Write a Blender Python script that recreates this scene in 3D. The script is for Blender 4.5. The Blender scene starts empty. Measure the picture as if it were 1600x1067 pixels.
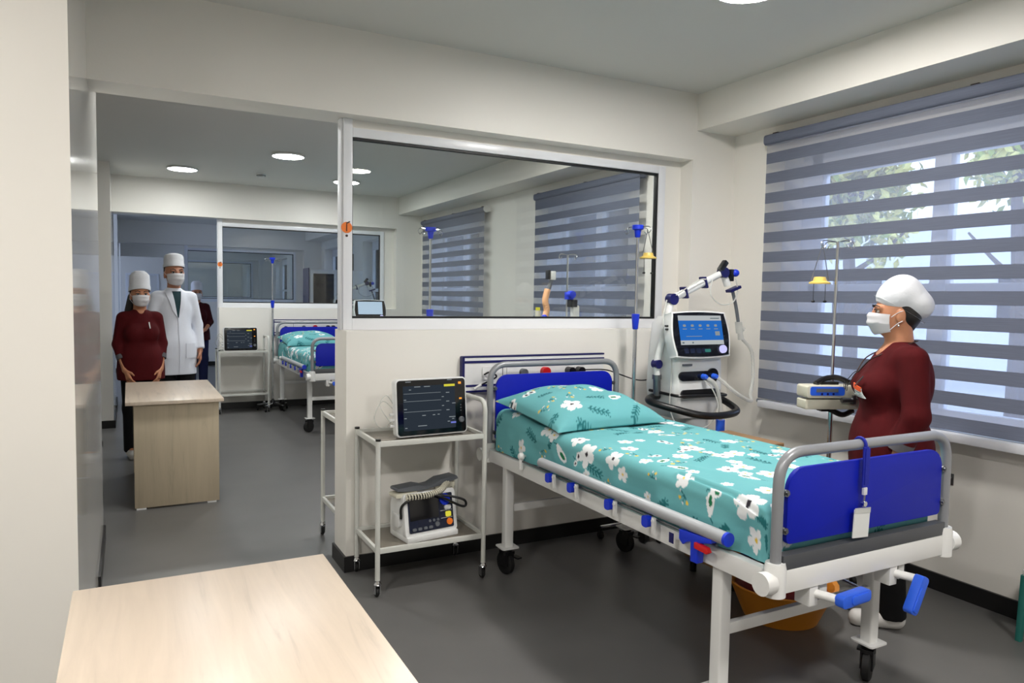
import bpy, math, random
import numpy as np
from mathutils import Matrix, Vector

# ------------------------------------------------------------------ camera, world, exposure
sc = bpy.context.scene
C = sc.collection
CF, PITCH, YAW, ROLL = 1135.25, .0606, .4863, .0166
def cam_axes():
    cy, sy, cp, sp = math.cos(YAW), math.sin(YAW), math.cos(PITCH), math.sin(PITCH)
    f = Vector((sy*cp, cy*cp, -sp)); r = Vector((cy, -sy, 0)); u = r.cross(f)
    cr, sr = math.cos(ROLL), math.sin(ROLL)
    return cr*r + sr*u, -sr*r + cr*u, f
_r, _u, _f = cam_axes()
cam = bpy.data.cameras.new('camera'); cam_o = bpy.data.objects.new('camera', cam); C.objects.link(cam_o)
M = Matrix((( _r.x, _u.x, -_f.x, 0), (_r.y, _u.y, -_f.y, 0), (_r.z, _u.z, -_f.z, 1.5), (0, 0, 0, 1)))
cam_o.matrix_world = M
cam.sensor_width = 36; cam.lens = CF/1600*36; cam.clip_start = .05; cam.clip_end = 300
sc.camera = cam_o
w = bpy.data.worlds.new('overcast_sky'); sc.world = w; w.use_nodes = True
bg = w.node_tree.nodes['Background']
bg.inputs[0].default_value = (.56, .69, 1.0, 1); bg.inputs[1].default_value = 4.2
LAMP = 208.0
sc.view_settings.view_transform = 'Standard'; sc.view_settings.look = 'None'
sc.view_settings.exposure = 0.0; sc.view_settings.gamma = 1; sc.view_settings.use_curve_mapping = False
random.seed(7); rng = np.random.default_rng(7)

# ------------------------------------------------------------------ materials
def lin(c):
    return tuple((x/12.92 if x <= .04045 else ((x+.055)/1.055)**2.4) for x in (v/255 for v in c))
MATS = {}
def mat(name, rgb, rough=.5, metal=0, var=0., vscale=8., bump=0., bscale=60., spec=.5, coat=0., stretch=None, trans=0., sss=0.):
    m = bpy.data.materials.new(name); m.use_nodes = True; nt = m.node_tree; b = nt.nodes['Principled BSDF']
    col = lin(rgb)
    b.inputs['Base Color'].default_value = (*col, 1); b.inputs['Roughness'].default_value = rough
    b.inputs['Metallic'].default_value = metal; b.inputs['Specular IOR Level'].default_value = spec
    b.inputs['Coat Weight'].default_value = coat
    if trans: b.inputs['Transmission Weight'].default_value = trans
    if sss:
        b.inputs['Subsurface Weight'].default_value = sss; b.inputs['Subsurface Radius'].default_value = (.01, .004, .002)
    tc = nt.nodes.new('ShaderNodeTexCoord'); mp = nt.nodes.new('ShaderNodeMapping')
    nt.links.new(tc.outputs['Object'], mp.inputs[0])
    if stretch: mp.inputs['Scale'].default_value = stretch
    if var:
        n = nt.nodes.new('ShaderNodeTexNoise'); n.inputs['Scale'].default_value = vscale; n.inputs['Detail'].default_value = 5
        nt.links.new(mp.outputs[0], n.inputs['Vector'])
        r = nt.nodes.new('ShaderNodeValToRGB'); nt.links.new(n.outputs[0], r.inputs[0])
        r.color_ramp.elements[0].position = .3; r.color_ramp.elements[1].position = .7
        r.color_ramp.elements[0].color = (*[max(0, c*(1-var)) for c in col], 1)
        r.color_ramp.elements[1].color = (*[min(1, c*(1+var)) for c in col], 1)
        nt.links.new(r.outputs[0], b.inputs['Base Color'])
    if bump:
        n2 = nt.nodes.new('ShaderNodeTexNoise'); n2.inputs['Scale'].default_value = bscale; n2.inputs['Detail'].default_value = 3
        nt.links.new(mp.outputs[0], n2.inputs['Vector'])
        bu = nt.nodes.new('ShaderNodeBump'); bu.inputs['Strength'].default_value = bump; bu.inputs['Distance'].default_value = .01
        nt.links.new(n2.outputs[0], bu.inputs['Height']); nt.links.new(bu.outputs[0], b.inputs['Normal'])
    MATS[name] = m; return m
def emis(name, rgb, s):
    m = bpy.data.materials.new(name); m.use_nodes = True; nt = m.node_tree; nt.nodes.clear()
    e = nt.nodes.new('ShaderNodeEmission'); o = nt.nodes.new('ShaderNodeOutputMaterial')
    e.inputs[0].default_value = (*lin(rgb), 1); e.inputs[1].default_value = s
    nt.links.new(e.outputs[0], o.inputs[0]); MATS[name] = m; return m
def glassy(name, tint=(.93, .955, .95), ior=1.45, rough=0.):
    m = bpy.data.materials.new(name); m.use_nodes = True; nt = m.node_tree; nt.nodes.clear()
    o = nt.nodes.new('ShaderNodeOutputMaterial'); t = nt.nodes.new('ShaderNodeBsdfTransparent'); g = nt.nodes.new('ShaderNodeBsdfGlossy')
    fr = nt.nodes.new('ShaderNodeFresnel'); mx = nt.nodes.new('ShaderNodeMixShader')
    t.inputs[0].default_value = (*tint, 1); g.inputs['Roughness'].default_value = rough; fr.inputs[0].default_value = ior
    nt.links.new(fr.outputs[0], mx.inputs[0]); nt.links.new(t.outputs[0], mx.inputs[1]); nt.links.new(g.outputs[0], mx.inputs[2])
    nt.links.new(mx.outputs[0], o.inputs[0]); MATS[name] = m; return m
def fabric_thin(name, rgb, transp, transl, weave=0.):
    # blind fabric: part see-through, part diffuse, part letting light through
    m = bpy.data.materials.new(name); m.use_nodes = True; nt = m.node_tree; nt.nodes.clear()
    N = nt.nodes.new; o = N('ShaderNodeOutputMaterial'); t = N('ShaderNodeBsdfTransparent'); d = N('ShaderNodeBsdfDiffuse'); tl = N('ShaderNodeBsdfTranslucent')
    m1 = N('ShaderNodeMixShader'); m2 = N('ShaderNodeMixShader'); c = (*lin(rgb), 1)
    d.inputs[0].default_value = c; tl.inputs[0].default_value = c
    if weave:
        tc = N('ShaderNodeTexCoord'); mp = N('ShaderNodeMapping'); mp.inputs['Scale'].default_value = (1, .35, 14)
        nz = N('ShaderNodeTexNoise'); nz.inputs['Scale'].default_value = 18; nz.inputs['Detail'].default_value = 4
        rp = N('ShaderNodeValToRGB'); nt.links.new(tc.outputs['Object'], mp.inputs[0]); nt.links.new(mp.outputs[0], nz.inputs['Vector']); nt.links.new(nz.outputs[0], rp.inputs[0])
        rp.color_ramp.elements[0].color = (*[x*(1-weave) for x in c[:3]], 1); rp.color_ramp.elements[1].color = (*[x*(1+weave) for x in c[:3]], 1)
        nt.links.new(rp.outputs[0], d.inputs[0]); nt.links.new(rp.outputs[0], tl.inputs[0])
    m1.inputs[0].default_value = transl; m2.inputs[0].default_value = transp
    nt.links.new(d.outputs[0], m1.inputs[1]); nt.links.new(tl.outputs[0], m1.inputs[2])
    nt.links.new(m1.outputs[0], m2.inputs[1]); nt.links.new(t.outputs[0], m2.inputs[2]); nt.links.new(m2.outputs[0], o.inputs[0])
    MATS[name] = m; return m
def attr_mat(name, rough=.8, bump=.12):
    m = mat(name, (255, 255, 255), rough, bump=bump, bscale=25, spec=.25); nt = m.node_tree
    a = nt.nodes.new('ShaderNodeAttribute'); a.attribute_name = 'print'
    nt.links.new(a.outputs['Color'], nt.nodes['Principled BSDF'].inputs['Base Color']); return m
def wood(name, rgb, var=.10, rough=.35):
    m = mat(name, rgb, rough); nt = m.node_tree; b = nt.nodes['Principled BSDF']; mp = [n for n in nt.nodes if n.type == 'MAPPING'][0]
    mp.inputs['Scale'].default_value = (14, 1.1, 14) if name != 'wood_side' else (14, 14, 1.1)
    nz = nt.nodes.new('ShaderNodeTexNoise'); nz.inputs['Scale'].default_value = 1.6; nz.inputs['Detail'].default_value = 7; nz.inputs['Roughness'].default_value = .62
    nz.inputs['Distortion'].default_value = .6
    nt.links.new(mp.outputs[0], nz.inputs['Vector']); r = nt.nodes.new('ShaderNodeValToRGB'); nt.links.new(nz.outputs[0], r.inputs[0])
    c = lin(rgb); e = r.color_ramp.elements
    e[0].position = .32; e[0].color = (*[x*(1-2.6*var) for x in c], 1); e[1].position = .66; e[1].color = (*[min(1, x*(1+var)) for x in c], 1)
    k = e.new(.42); k.color = (*[x*(1-.5*var) for x in c], 1)
    nt.links.new(r.outputs[0], b.inputs['Base Color']); return m

mat('wall_paint', (232, 229, 222), .45, var=.012, vscale=1.5, bump=.03, bscale=90)
mat('pier_paint', (232, 229, 222), .07, var=.012, vscale=1.5, bump=.018, bscale=14, spec=.6, stretch=(1, 1, .35))
mat('ceiling_paint', (214, 213, 208), .5, var=.01, vscale=1.2)
mat('floor_vinyl', (97, 96, 95), .36, var=.10, vscale=2.2, bump=.03, bscale=220)
mat('baseboard_black', (22, 22, 23), .4, var=.05)
mat('pvc_white', (226, 228, 232), .28, var=.01)
mat('gasket_black', (12, 12, 14), .5, var=.05)
mat('sill_white', (214, 216, 222), .3, var=.015)
mat('enamel_white', (226, 226, 224), .3, var=.015, coat=.3)
mat('trolley_enamel', (205, 206, 200), .3, var=.02)
mat('tube_grey', (146, 148, 152), .36, metal=.3, var=.03); mat('rail_grey', (170, 172, 176), .42, metal=.15, var=.02)
mat('dark_grey_metal', (72, 74, 78), .45, var=.04)
mat('panel_blue', (0, 22, 164), .5, var=.04, spec=.3)
mat('plastic_blue', (18, 52, 206), .35, var=.04); mat('ribbon_blue', (10, 26, 150), .7, var=.06)
mat('crank_blue', (44, 98, 226), .38, var=.04)
mat('navy', (14, 14, 84), .4, var=.05)
mat('plastic_white', (222, 223, 222), .35, var=.015)
mat('plastic_cream', (206, 202, 184), .4, var=.02)
mat('plastic_black', (13, 13, 15), .35, var=.05)
mat('plastic_grey', (96, 100, 106), .45, var=.04)
mat('rubber_black', (10, 10, 11), .6, var=.05)
mat('chrome', (205, 207, 210), .16, metal=1, var=.02)
mat('steel_dark', (120, 122, 125), .3, metal=.9, var=.03)
mat('shelf_tray', (120, 114, 104), .18, var=.04)
mat('plastic_red', (205, 22, 26), .4, var=.04)
mat('plastic_orange', (232, 120, 36), .4, var=.05)
mat('plastic_yellow', (220, 190, 96), .4, var=.04)
mat('basin_orange', (206, 132, 40), .4, var=.04)
mat('basin_red', (128, 22, 24), .45, var=.05)
mat('hose_orange', (232, 176, 130), .4, var=.03)
mat('teal_plastic', (38, 112, 104), .4, var=.05)
mat('screen_dark', (44, 52, 64), .12, var=.03)
mat('glass_black', (5, 6, 12), .08, var=.05)
mat('panel_navy', (16, 24, 48), .25, var=.05)
mat('skin', (190, 130, 96), .5, var=.05, vscale=30, sss=.08)
mat('skin_tan', (178, 122, 94), .5, var=.05, vscale=30, sss=.08)
mat('hair_black', (20, 16, 15), .5, var=.2, vscale=90)
mat('cap_white', (214, 216, 221), .8, var=.02, bump=.25, bscale=30)
mat('mask_white', (212, 210, 213), .8, var=.02)
mat('coat_white', (222, 226, 236), .8, var=.015, bump=.5, bscale=9, stretch=(1, 1, .35))
mat('scrub_red', (72, 6, 11), .85, var=.10, vscale=20, bump=.45, bscale=10, stretch=(1, 1, .4), spec=.2)
mat('scrub_dark', (54, 9, 14), .85, var=.10, vscale=20, bump=.4, bscale=10, spec=.2)
mat('cuff_grey', (92, 90, 94), .85, var=.08, spec=.2)
mat('trouser_black', (16, 16, 18), .85, var=.15, bump=.3, bscale=12, spec=.2)
mat('trouser_navy', (30, 34, 66), .85, var=.1, bump=.3, bscale=12, spec=.2)
mat('shirt_teal', (16, 52, 60), .8, var=.1)
mat('shoe_white', (205, 203, 200), .5, var=.03)
mat('eye_white', (190, 182, 174), .25, var=.02)
mat('iris_brown', (34, 20, 12), .2, var=.1)
mat('cord_brown', (50, 26, 18), .6, var=.1)
mat('paper_white', (220, 222, 220), .5, var=.02)
mat('badge_orange', (222, 88, 40), .4, var=.06)
mat('bark', (74, 62, 50), .85, var=.25, vscale=12)
mat('leaf_green', (150, 168, 70), .6, var=.5, vscale=3)
mat('leaf_yellow', (226, 218, 120), .6, var=.35, vscale=3)
mat('earth', (176, 178, 172), .9, var=.15, vscale=.6)
mat('facade', (234, 237, 242), .8, var=.04)
mat('metal_shade', (120, 126, 136), .4, metal=.3, var=.03)
wood('wood_pale', (203, 187, 169), .07, .3)
wood('wood_side', (186, 172, 148), .06, .42)
wood('wood_brown', (160, 124, 84), .10, .4)
attr_mat('floral_sheet')
glassy('pane'); glassy('pane_outer', (.95, .97, 1.0)); glassy('jar_clear', (.92, .95, .95), 1.3, .05)
fabric_thin('blind_opaque', (120, 126, 143), 0.01, .25, .18)
fabric_thin('blind_sheer', (206, 210, 222), .68, .6, .05)
fabric_thin('hose_clear', (226, 227, 222), .38, .35)
emis('lamp_glow', (255, 251, 246), LAMP); emis('lamp_glow_dim', (250, 252, 250), LAMP*.47)
emis('screen_blue', (46, 120, 214), .75); emis('screen_white', (220, 226, 228), .62); emis('screen_slate', (50, 58, 68), .75)
emis('glow_yellow', (222, 214, 70), .9); emis('led_amber', (250, 160, 60), 1.2); emis('trace_pale', (190, 200, 205), .5); emis('knob_glow', (206, 204, 255), 1.0)
emis('trace_dim', (120, 140, 146), .5); emis('screen_pale', (196, 218, 240), .9); emis('icon_blue', (120, 130, 220), .8)

# ------------------------------------------------------------------ mesh helpers
def rr(wd, ht, r, n=5, c=(0, 0)):
    rs = r if isinstance(r, (list, tuple)) else [r]*4          # order: br, tr, tl, bl
    P = []
    for (sx, sy, a0), q in zip(((1, -1, -90), (1, 1, 0), (-1, 1, 90), (-1, -1, 180)), rs):
        cx, cy = c[0]+sx*(wd/2-q), c[1]+sy*(ht/2-q)
        if q <= 1e-6: P.append((cx, cy)); continue
        for i in range(n+1):
            a = math.radians(a0+90*i/n); P.append((cx+q*math.cos(a), cy+q*math.sin(a)))
    return P
def cat(P, n=6, closed=False):
    P = [Vector(p) for p in P]; out = []; L = len(P)
    for i in range(L if closed else L-1):
        a, b, c, d = (P[(i-1) % L] if closed or i > 0 else P[0]*2-P[1]), P[i], P[(i+1) % L], (P[(i+2) % L] if closed or i+2 < L else P[-1]*2-P[-2])
        for k in range(n):
            t = k/n; out.append(.5*((2*b)+(c-a)*t+(2*a-5*b+4*c-d)*t*t+(3*b-a-3*c+d)*t**3))
    if not closed: out.append(P[-1])
    return out
def bend(P, r, n=5):
    # polyline with rounded corners
    P = [Vector(p) for p in P]; out = [P[0]]
    for i in range(1, len(P)-1):
        a, b, c = P[i-1], P[i], P[i+1]; u = (a-b).normalized(); v = (c-b).normalized()
        p0, p1 = b+u*r, b+v*r
        for k in range(n+1):
            t = k/n; out.append(p0*(1-t)**2+b*2*t*(1-t)+p1*t*t)
    out.append(P[-1]); return out
class MB:
    def __init__(s): s.v = []; s.f = []; s.mi = []; s.k = 0; s.T = Matrix()
    def add(s, V, F):
        o = len(s.v); s.v += [tuple(s.T @ Vector(p)) for p in V]; s.f += [tuple(i+o for i in f) for f in F]; s.mi += [s.k]*len(F); return s
    def bx(s, x0, x1, y0, y1, z0, z1):
        V = [(x, y, z) for z in (z0, z1) for y in (y0, y1) for x in (x0, x1)]
        return s.add(V, [(0, 2, 3, 1), (4, 5, 7, 6), (0, 1, 5, 4), (2, 6, 7, 3), (0, 4, 6, 2), (1, 3, 7, 5)])
    def cbx(s, c, d, R=None):
        V = [Vector((x*d[0]/2, y*d[1]/2, z*d[2]/2)) for z in (-1, 1) for y in (-1, 1) for x in (-1, 1)]
        if R is not None: V = [R @ v for v in V]
        return s.add([v+Vector(c) for v in V], [(0, 2, 3, 1), (4, 5, 7, 6), (0, 1, 5, 4), (2, 6, 7, 3), (0, 4, 6, 2), (1, 3, 7, 5)])
    def tube(s, P, r, n=10, closed=False, cap=True):
        P = [Vector(p) for p in P]; L = len(P); rs = r if isinstance(r, (list, tuple)) else [r]*L
        T = []
        for i in range(L):
            a = P[(i-1) % L] if closed or i > 0 else P[i]; b = P[(i+1) % L] if closed or i < L-1 else P[i]
            t = b-a; T.append(t.normalized() if t.length > 1e-9 else Vector((0, 0, 1)))
        u = T[0].orthogonal().normalized(); V = []
        for i in range(L):
            u = (u-T[i]*u.dot(T[i])); u = u.normalized() if u.length > 1e-6 else T[i].orthogonal().normalized(); wv = T[i].cross(u)
            for k in range(n):
                a = 2*math.pi*k/n; V.append(P[i]+(u*math.cos(a)+wv*math.sin(a))*rs[i])
        F = []
        for i in range(L if closed else L-1):
            j = (i+1) % L
            for k in range(n): F.append((i*n+k, i*n+(k+1) % n, j*n+(k+1) % n, j*n+k))
        if cap and not closed: F.append(tuple(range(n-1, -1, -1))); F.append(tuple((L-1)*n+k for k in range(n)))
        return s.add(V, F)
    def cyl(s, a, b, r, r2=None, n=16): return s.tube([a, b], [r, r if r2 is None else r2], n)
    def prism(s, poly, a, b, fn=None, axis='y'):
        n = len(poly)
        if fn is None:
            fn = {'y': lambda p, h: (p[0], h, p[1]), 'z': lambda p, h: (p[0], p[1], h), 'x': lambda p, h: (h, p[0], p[1])}[axis]
        V = [fn(p, a) for p in poly]+[fn(p, b) for p in poly]
        F = [tuple(range(n)), tuple(range(2*n-1, n-1, -1))]+[(i, n+i, n+(i+1) % n, (i+1) % n) for i in range(n)]
        return s.add(V, F)
    def lathe(s, prof, c=(0, 0, 0), n=20, ax='z'):
        V = []; m = len(prof)
        for k in range(n):
            a = 2*math.pi*k/n
            for r, h in prof:
                p = {'z': (r*math.cos(a), r*math.sin(a), h), 'y': (r*math.cos(a), h, r*math.sin(a)), 'x': (h, r*math.cos(a), r*math.sin(a))}[ax]
                V.append((c[0]+p[0], c[1]+p[1], c[2]+p[2]))
        F = [(k*m+i, ((k+1) % n)*m+i, ((k+1) % n)*m+i+1, k*m+i+1) for k in range(n) for i in range(m-1)]
        if prof[0][0] > 1e-6: F.append(tuple(k*m for k in range(n)))
        if prof[-1][0] > 1e-6: F.append(tuple(k*m+m-1 for k in range(n)))
        return s.add(V, F)
    def ell(s, c, r, n=14, m=9):
        V = []
        for i in range(m+1):
            ph = math.pi*i/m
            for k in range(n):
                a = 2*math.pi*k/n; V.append((c[0]+r[0]*math.sin(ph)*math.cos(a), c[1]+r[1]*math.sin(ph)*math.sin(a), c[2]+r[2]*math.cos(ph)))
        return s.add(V, [(i*n+k, i*n+(k+1) % n, (i+1)*n+(k+1) % n, (i+1)*n+k) for i in range(m) for k in range(n)])
    def rings(s, R, n=28, cap=(True, True)):
        # loft of rings; each ring = function(angle)->point or (centre, rx, ry, tilt)
        V = []
        for ring in R:
            for k in range(n):
                a = 2*math.pi*k/n
                if callable(ring): V.append(ring(a))
                else:
                    c, rx, ry = ring[:3]; t = ring[3] if len(ring) > 3 else 0
                    V.append((c[0]+rx*math.cos(a), c[1]+ry*math.sin(a), c[2]+t*ry*math.sin(a)))
        F = [(i*n+k, i*n+(k+1) % n, (i+1)*n+(k+1) % n, (i+1)*n+k) for i in range(len(R)-1) for k in range(n)]
        if cap[0]: F.append(tuple(range(n-1, -1, -1)))
        if cap[1]: F.append(tuple((len(R)-1)*n+k for k in range(n)))
        return s.add(V, F)
    def build(s, name, mats, parent=None, smooth=True, ang=40, bevel=0., label=None, kind=None):
        return mesh_obj(name, s.v, s.f, mats, parent, smooth, ang, bevel, s.mi, label, kind)
def mesh_obj(name, V, F, mats, parent=None, smooth=True, ang=40, bevel=0., mi=None, label=None, kind=None, loc=None):
    import bmesh
    me = bpy.data.meshes.new(name); me.from_pydata([tuple(v) for v in V], [], F)
    if not isinstance(mats, (list, tuple)): mats = [mats]
    for m in mats: me.materials.append(MATS[m])
    if mi is not None and len(mats) > 1: me.polygons.foreach_set('material_index', mi)
    if len(F) < 60000:
        bm = bmesh.new(); bm.from_mesh(me); bmesh.ops.recalc_face_normals(bm, faces=bm.faces)
        if bevel: bmesh.ops.bevel(bm, geom=[e for e in bm.edges if len(e.link_faces) == 2 and e.calc_face_angle(0) > .7], offset=bevel, segments=2, profile=.6, affect='EDGES', clamp_overlap=True)
        bm.to_mesh(me); bm.free()
    if smooth:
        me.polygons.foreach_set('use_smooth', [True]*len(me.polygons))
        try: me.set_sharp_from_angle(angle=math.radians(ang))
        except Exception: pass
    me.update()
    o = bpy.data.objects.new(name, me); C.objects.link(o)
    if parent: o.parent = parent
    if loc: o.location = loc
    if label: o['label'] = label
    if kind: o['kind'] = kind
    return o
def thing(name, label, cat_, loc=(0, 0, 0), rz=0, group=None):
    o = bpy.data.objects.new(name, None); C.objects.link(o); o.location = loc; o.rotation_euler = (0, 0, rz); o.empty_display_size = .1
    o['label'] = label; o['category'] = cat_
    if group: o['group'] = group
    return o
def tag(o, label, cat_, group=None):
    o['label'] = label; o['category'] = cat_
    if group: o['group'] = group
    return o
def struct(o): o['kind'] = 'structure'; return o
def sthing(name, loc=(0, 0, 0)):
    o = bpy.data.objects.new(name, None); C.objects.link(o); o.location = loc; o['kind'] = 'structure'; return o
def dup(o, loc=None, rz=None, label=None, parent=None, skip=(), group=None):
    c = o.copy(); C.objects.link(c)
    if parent: c.parent = parent
    if loc is not None: c.location = loc
    if rz is not None: c.rotation_euler = (0, 0, rz)
    if label: c['label'] = label
    if group: c['group'] = group
    for ch in list(o.children):
        if ch.name.split('.')[0] in skip: continue
        dup(ch, parent=c)
    return c

# ------------------------------------------------------------------ the setting
XL, XR, ZC, ZH, P = -.15, 3.75, 2.88, 2.444, 6.12
Y0 = 3.82; YN = [Y0+P*i for i in range(4)]; YEND = 28.4; YB = -2.8; XLL = -2.6
struct(MB().bx(XLL-.2, XR+.35, YB-.2, YEND+.2, -.12, 0).build('floor', 'floor_vinyl', smooth=False))
struct(MB().bx(XLL-.2, XR+.35, YB-.2, YEND+.2, ZC, ZC+.15).build('ceiling', 'ceiling_paint', smooth=False))
struct(MB().bx(XLL-.2, XR+.35, YB-.2, YB, 0, ZC).build('wall_back', 'wall_paint', smooth=False))
struct(MB().bx(XLL-.2, XR+.35, YEND, YEND+.2, 0, ZC).build('wall_far', 'wall_paint', smooth=False))
mb = MB(); y = YB
for a, b in ((11.4, 14.7), (17.5, 20.8), (23.6, 26.9)):  # unseen openings added so daylight brightens the far rooms
    mb.bx(XLL-.2, XLL, y, a, 0, ZC); mb.bx(XLL-.2, XLL, a, b, 0, .8); mb.bx(XLL-.2, XLL, a, b, 2.5, ZC); y = b
mb.bx(XLL-.2, XLL, y, YEND, 0, ZC); struct(mb.build('wall_left', 'wall_paint', smooth=False))
# right wall with its window openings
WZ0, WZ1 = .86, 2.46
WINS = [(.95, 3.375), (5.02, 6.36), (7.98, 9.55), (10.6, 12.9), (13.5, 15.8), (17.2, 18.9), (20.0, 21.6), (22.9, 24.6), (25.8, 27.4)]
mb = MB(); y = YB
for a, b in WINS:
    mb.bx(XR, XR+.35, y, a, 0, ZC); mb.bx(XR, XR+.35, a, b, 0, WZ0); mb.bx(XR, XR+.35, a, b, WZ1, ZC); y = b
mb.bx(XR, XR+.35, y, YEND, 0, ZC)
wr = struct(mb.build('wall_right', 'wall_paint', smooth=False))
# ceiling beam over the windows, interrupted by the partitions
ys = [YB]+[q for yy in YN for q in (yy, yy+.24)]+[YEND]
for i in range(0, len(ys), 2):
    struct(MB().bx(3.405, XR, ys[i], ys[i+1], 2.64, ZC).build('trim_%d' % (i//2+1), 'wall_paint', smooth=False))
# piers on the left, glossy oil paint
for i, (a, b) in enumerate(((2.615, 4.95), (9.0, 11.0), (15.1, 17.1), (21.2, 23.2))):
    struct(MB().bx(XLL, XL-(.006 if i else 0), a, b, 0, ZC).build('wall_pier_%d' % (i+1), 'pier_paint', smooth=False))
    struct(MB().bx(XLL, XL+.012, a-.012, a, 0, .085).bx(XL-.006, XL+.012, a, min(b, YN[i]), 0, .085).bx(XL-.006, XL+.012, min(b, YN[i]+.24), b+.012, 0, .085).build('baseboard_pier_%d' % (i+1), 'baseboard_black', smooth=False))
# partitions: header, half wall, stub, plaster strip round the glazing, glazed window
XST, XPL, ZS, D = 3.375, 1.0236, 1.3076, .109
XGL, XGR, ZGT, ZGB = 1.081, 3.17, 2.3485, 1.3713
for i, yy in enumerate(YN):
    m = MB(); m.bx(XL-.006, XR, yy, yy+.24, ZH, ZC); m.bx(XST, XR, yy, yy+.24, 0, ZH); m.bx(XPL, XST, yy, yy+.24, 0, ZS)
    struct(m.build('wall_partition_%d' % (i+1), 'wall_paint', smooth=False))
    m = MB(); m.bx(XGL, XGR+.055, yy+D+.01, yy+D+.06, ZGT+.05, ZH); m.bx(XGR+.055, XST, yy+D+.01, yy+D+.06, ZS, ZH)
    struct(m.build('trim_glazing_%d' % (i+1), 'wall_paint', smooth=False))
    struct(MB().bx(XPL-.012, XR, yy-.012, yy, 0, .085).bx(XPL-.012, XPL, yy, yy+.252, 0, .085).bx(XPL, XR, yy+.24, yy+.252, 0, .085).build('baseboard_partition_%d' % (i+1), 'baseboard_black', smooth=False))
    wd = sthing('window_partition_%d' % (i+1), (XPL, yy+D, ZS))
    def L(m): m.T = Matrix.Translation((-XPL, -(yy+D), -ZS)); return m
    L(MB()).bx(XGL-.05, XGL, yy+D-.012, yy+D+.05, ZS, ZH).build('frame_post', 'pvc_white', wd, bevel=.004)
    L(MB()).bx(XGL-.062, XGL-.05, yy+D+.0, yy+D+.065, ZS, ZH).build('frame_edge_strip', 'pvc_white', wd, bevel=.003)
    L(MB()).bx(XGR, XGR+.055, yy+D-.012, yy+D+.05, ZS, ZGT+.05).build('frame_post', 'pvc_white', wd, bevel=.004)
    L(MB()).bx(XGL, XGR, yy+D-.012, yy+D+.05, ZS, ZGB).build('frame_rail', 'pvc_white', wd, bevel=.004)
    L(MB()).bx(XGL, XGR, yy+D-.012, yy+D+.05, ZGT, ZGT+.05).build('frame_rail', 'pvc_white', wd, bevel=.004)
    g = .012
    L(MB()).bx(XGL, XGR, yy+D-.002, yy+D+.03, ZGB, ZGB+g).bx(XGL, XGR, yy+D-.002, yy+D+.03, ZGT-g, ZGT).bx(XGR-g, XGR, yy+D-.002, yy+D+.03, ZGB+g, ZGT-g).bx(XGL, XGL+.004, yy+D-.002, yy+D+.03, ZGB+g, ZGT-g).build('gasket', 'gasket_black', wd, smooth=False)
    L(MB()).bx(XGL+.004, XGR-g, yy+D+.011, yy+D+.017, ZGB+g, ZGT-g).build('pane', 'pane', wd, smooth=False)
    if i < 2:   # round orange sticker with a dark ribbon mark
        st = L(MB()).cyl((1.049, yy+D-.0125, 1.862), (1.049, yy+D-.016, 1.862), .03, n=20).build('sticker', 'plastic_orange', wd, label='round orange sticker on white frame post')
        L(MB()).bx(1.046, 1.051, yy+D-.018, yy+D-.016, 1.842, 1.88).cbx((1.056, yy+D-.017, 1.889), (.022, .002, .007), Matrix.Rotation(-.5, 3, 'Y')).cyl((1.049, yy+D-.0125, 1.818), (1.049, yy+D-.016, 1.818), .007, n=10).build('sticker_mark', 'cord_brown', st)
# baseboard along the window wall, sills, outer windows
struct(MB().bx(XR-.014, XR, YB, YEND, 0, .09).build('baseboard_right', 'baseboard_black', smooth=False))
for i, (a, b) in enumerate(WINS):
    wd = sthing('window_%d' % (i+1), (XR+.22, (a+b)/2, WZ0))
    def L(m): m.T = Matrix.Translation((-(XR+.22), -(a+b)/2, -WZ0)); return m
    x0, x1 = XR+.17, XR+.24
    L(MB()).bx(XR-.13, XR+.17, a-.10, b+.04, WZ0-.045, WZ0-.002).build('window_sill', 'sill_white', wd, bevel=.008)
    for (p, q) in ((a, a+.07), (b-.155 if i == 0 else b-.07, b)): L(MB()).bx(x0, x1, p, q, WZ0, WZ1).build('frame_post', 'pvc_white', wd, bevel=.004)
    for (p, q) in ((WZ0, WZ0+.07), (WZ1-.15, WZ1)): L(MB()).bx(x0, x1, a+.07, b-.07, p, q).build('frame_rail', 'pvc_white', wd, bevel=.004)
    mull = [2.44, 1.62] if i == 0 else [(a+b)/2]
    for q in mull: L(MB()).bx(x0-.012, x1, q-.045, q+.045, WZ0+.07, WZ1-.15).build('mullion', 'pvc_white', wd, bevel=.004)
    L(MB()).bx(x0, x1, a+.07, b-.07, 1.56, 1.615).build('transom', 'pvc_white', wd, bevel=.004)
    ed = [a+.07]+sorted(mull)+[b-.07]
    for k in range(len(ed)-1): L(MB()).bx(XR+.20, XR+.206, ed[k], ed[k+1], WZ0+.07, WZ1-.15).build('pane', 'pane_outer', wd, smooth=False)
# door in the end wall of the far room
dr = sthing('door_1', (.45, YEND-.03, 0))
MB().bx(-.45, .45, 0, .03, 0, 2.05).build('door_leaf', 'plastic_white', dr, bevel=.004)
MB().bx(-.52, -.45, -.01, .03, 0, 2.12).bx(.45, .52, -.01, .03, 0, 2.12).bx(-.45, .45, -.01, .03, 2.05, 2.12).build('door_frame', 'pvc_white', dr, bevel=.004)
MB().cyl((.38, -.05, 1.0), (.38, 0, 1.0), .012).cyl((.38, -.05, 1.0), (.27, -.05, 1.0), .009).build('door_handle', 'chrome', dr)

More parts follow.
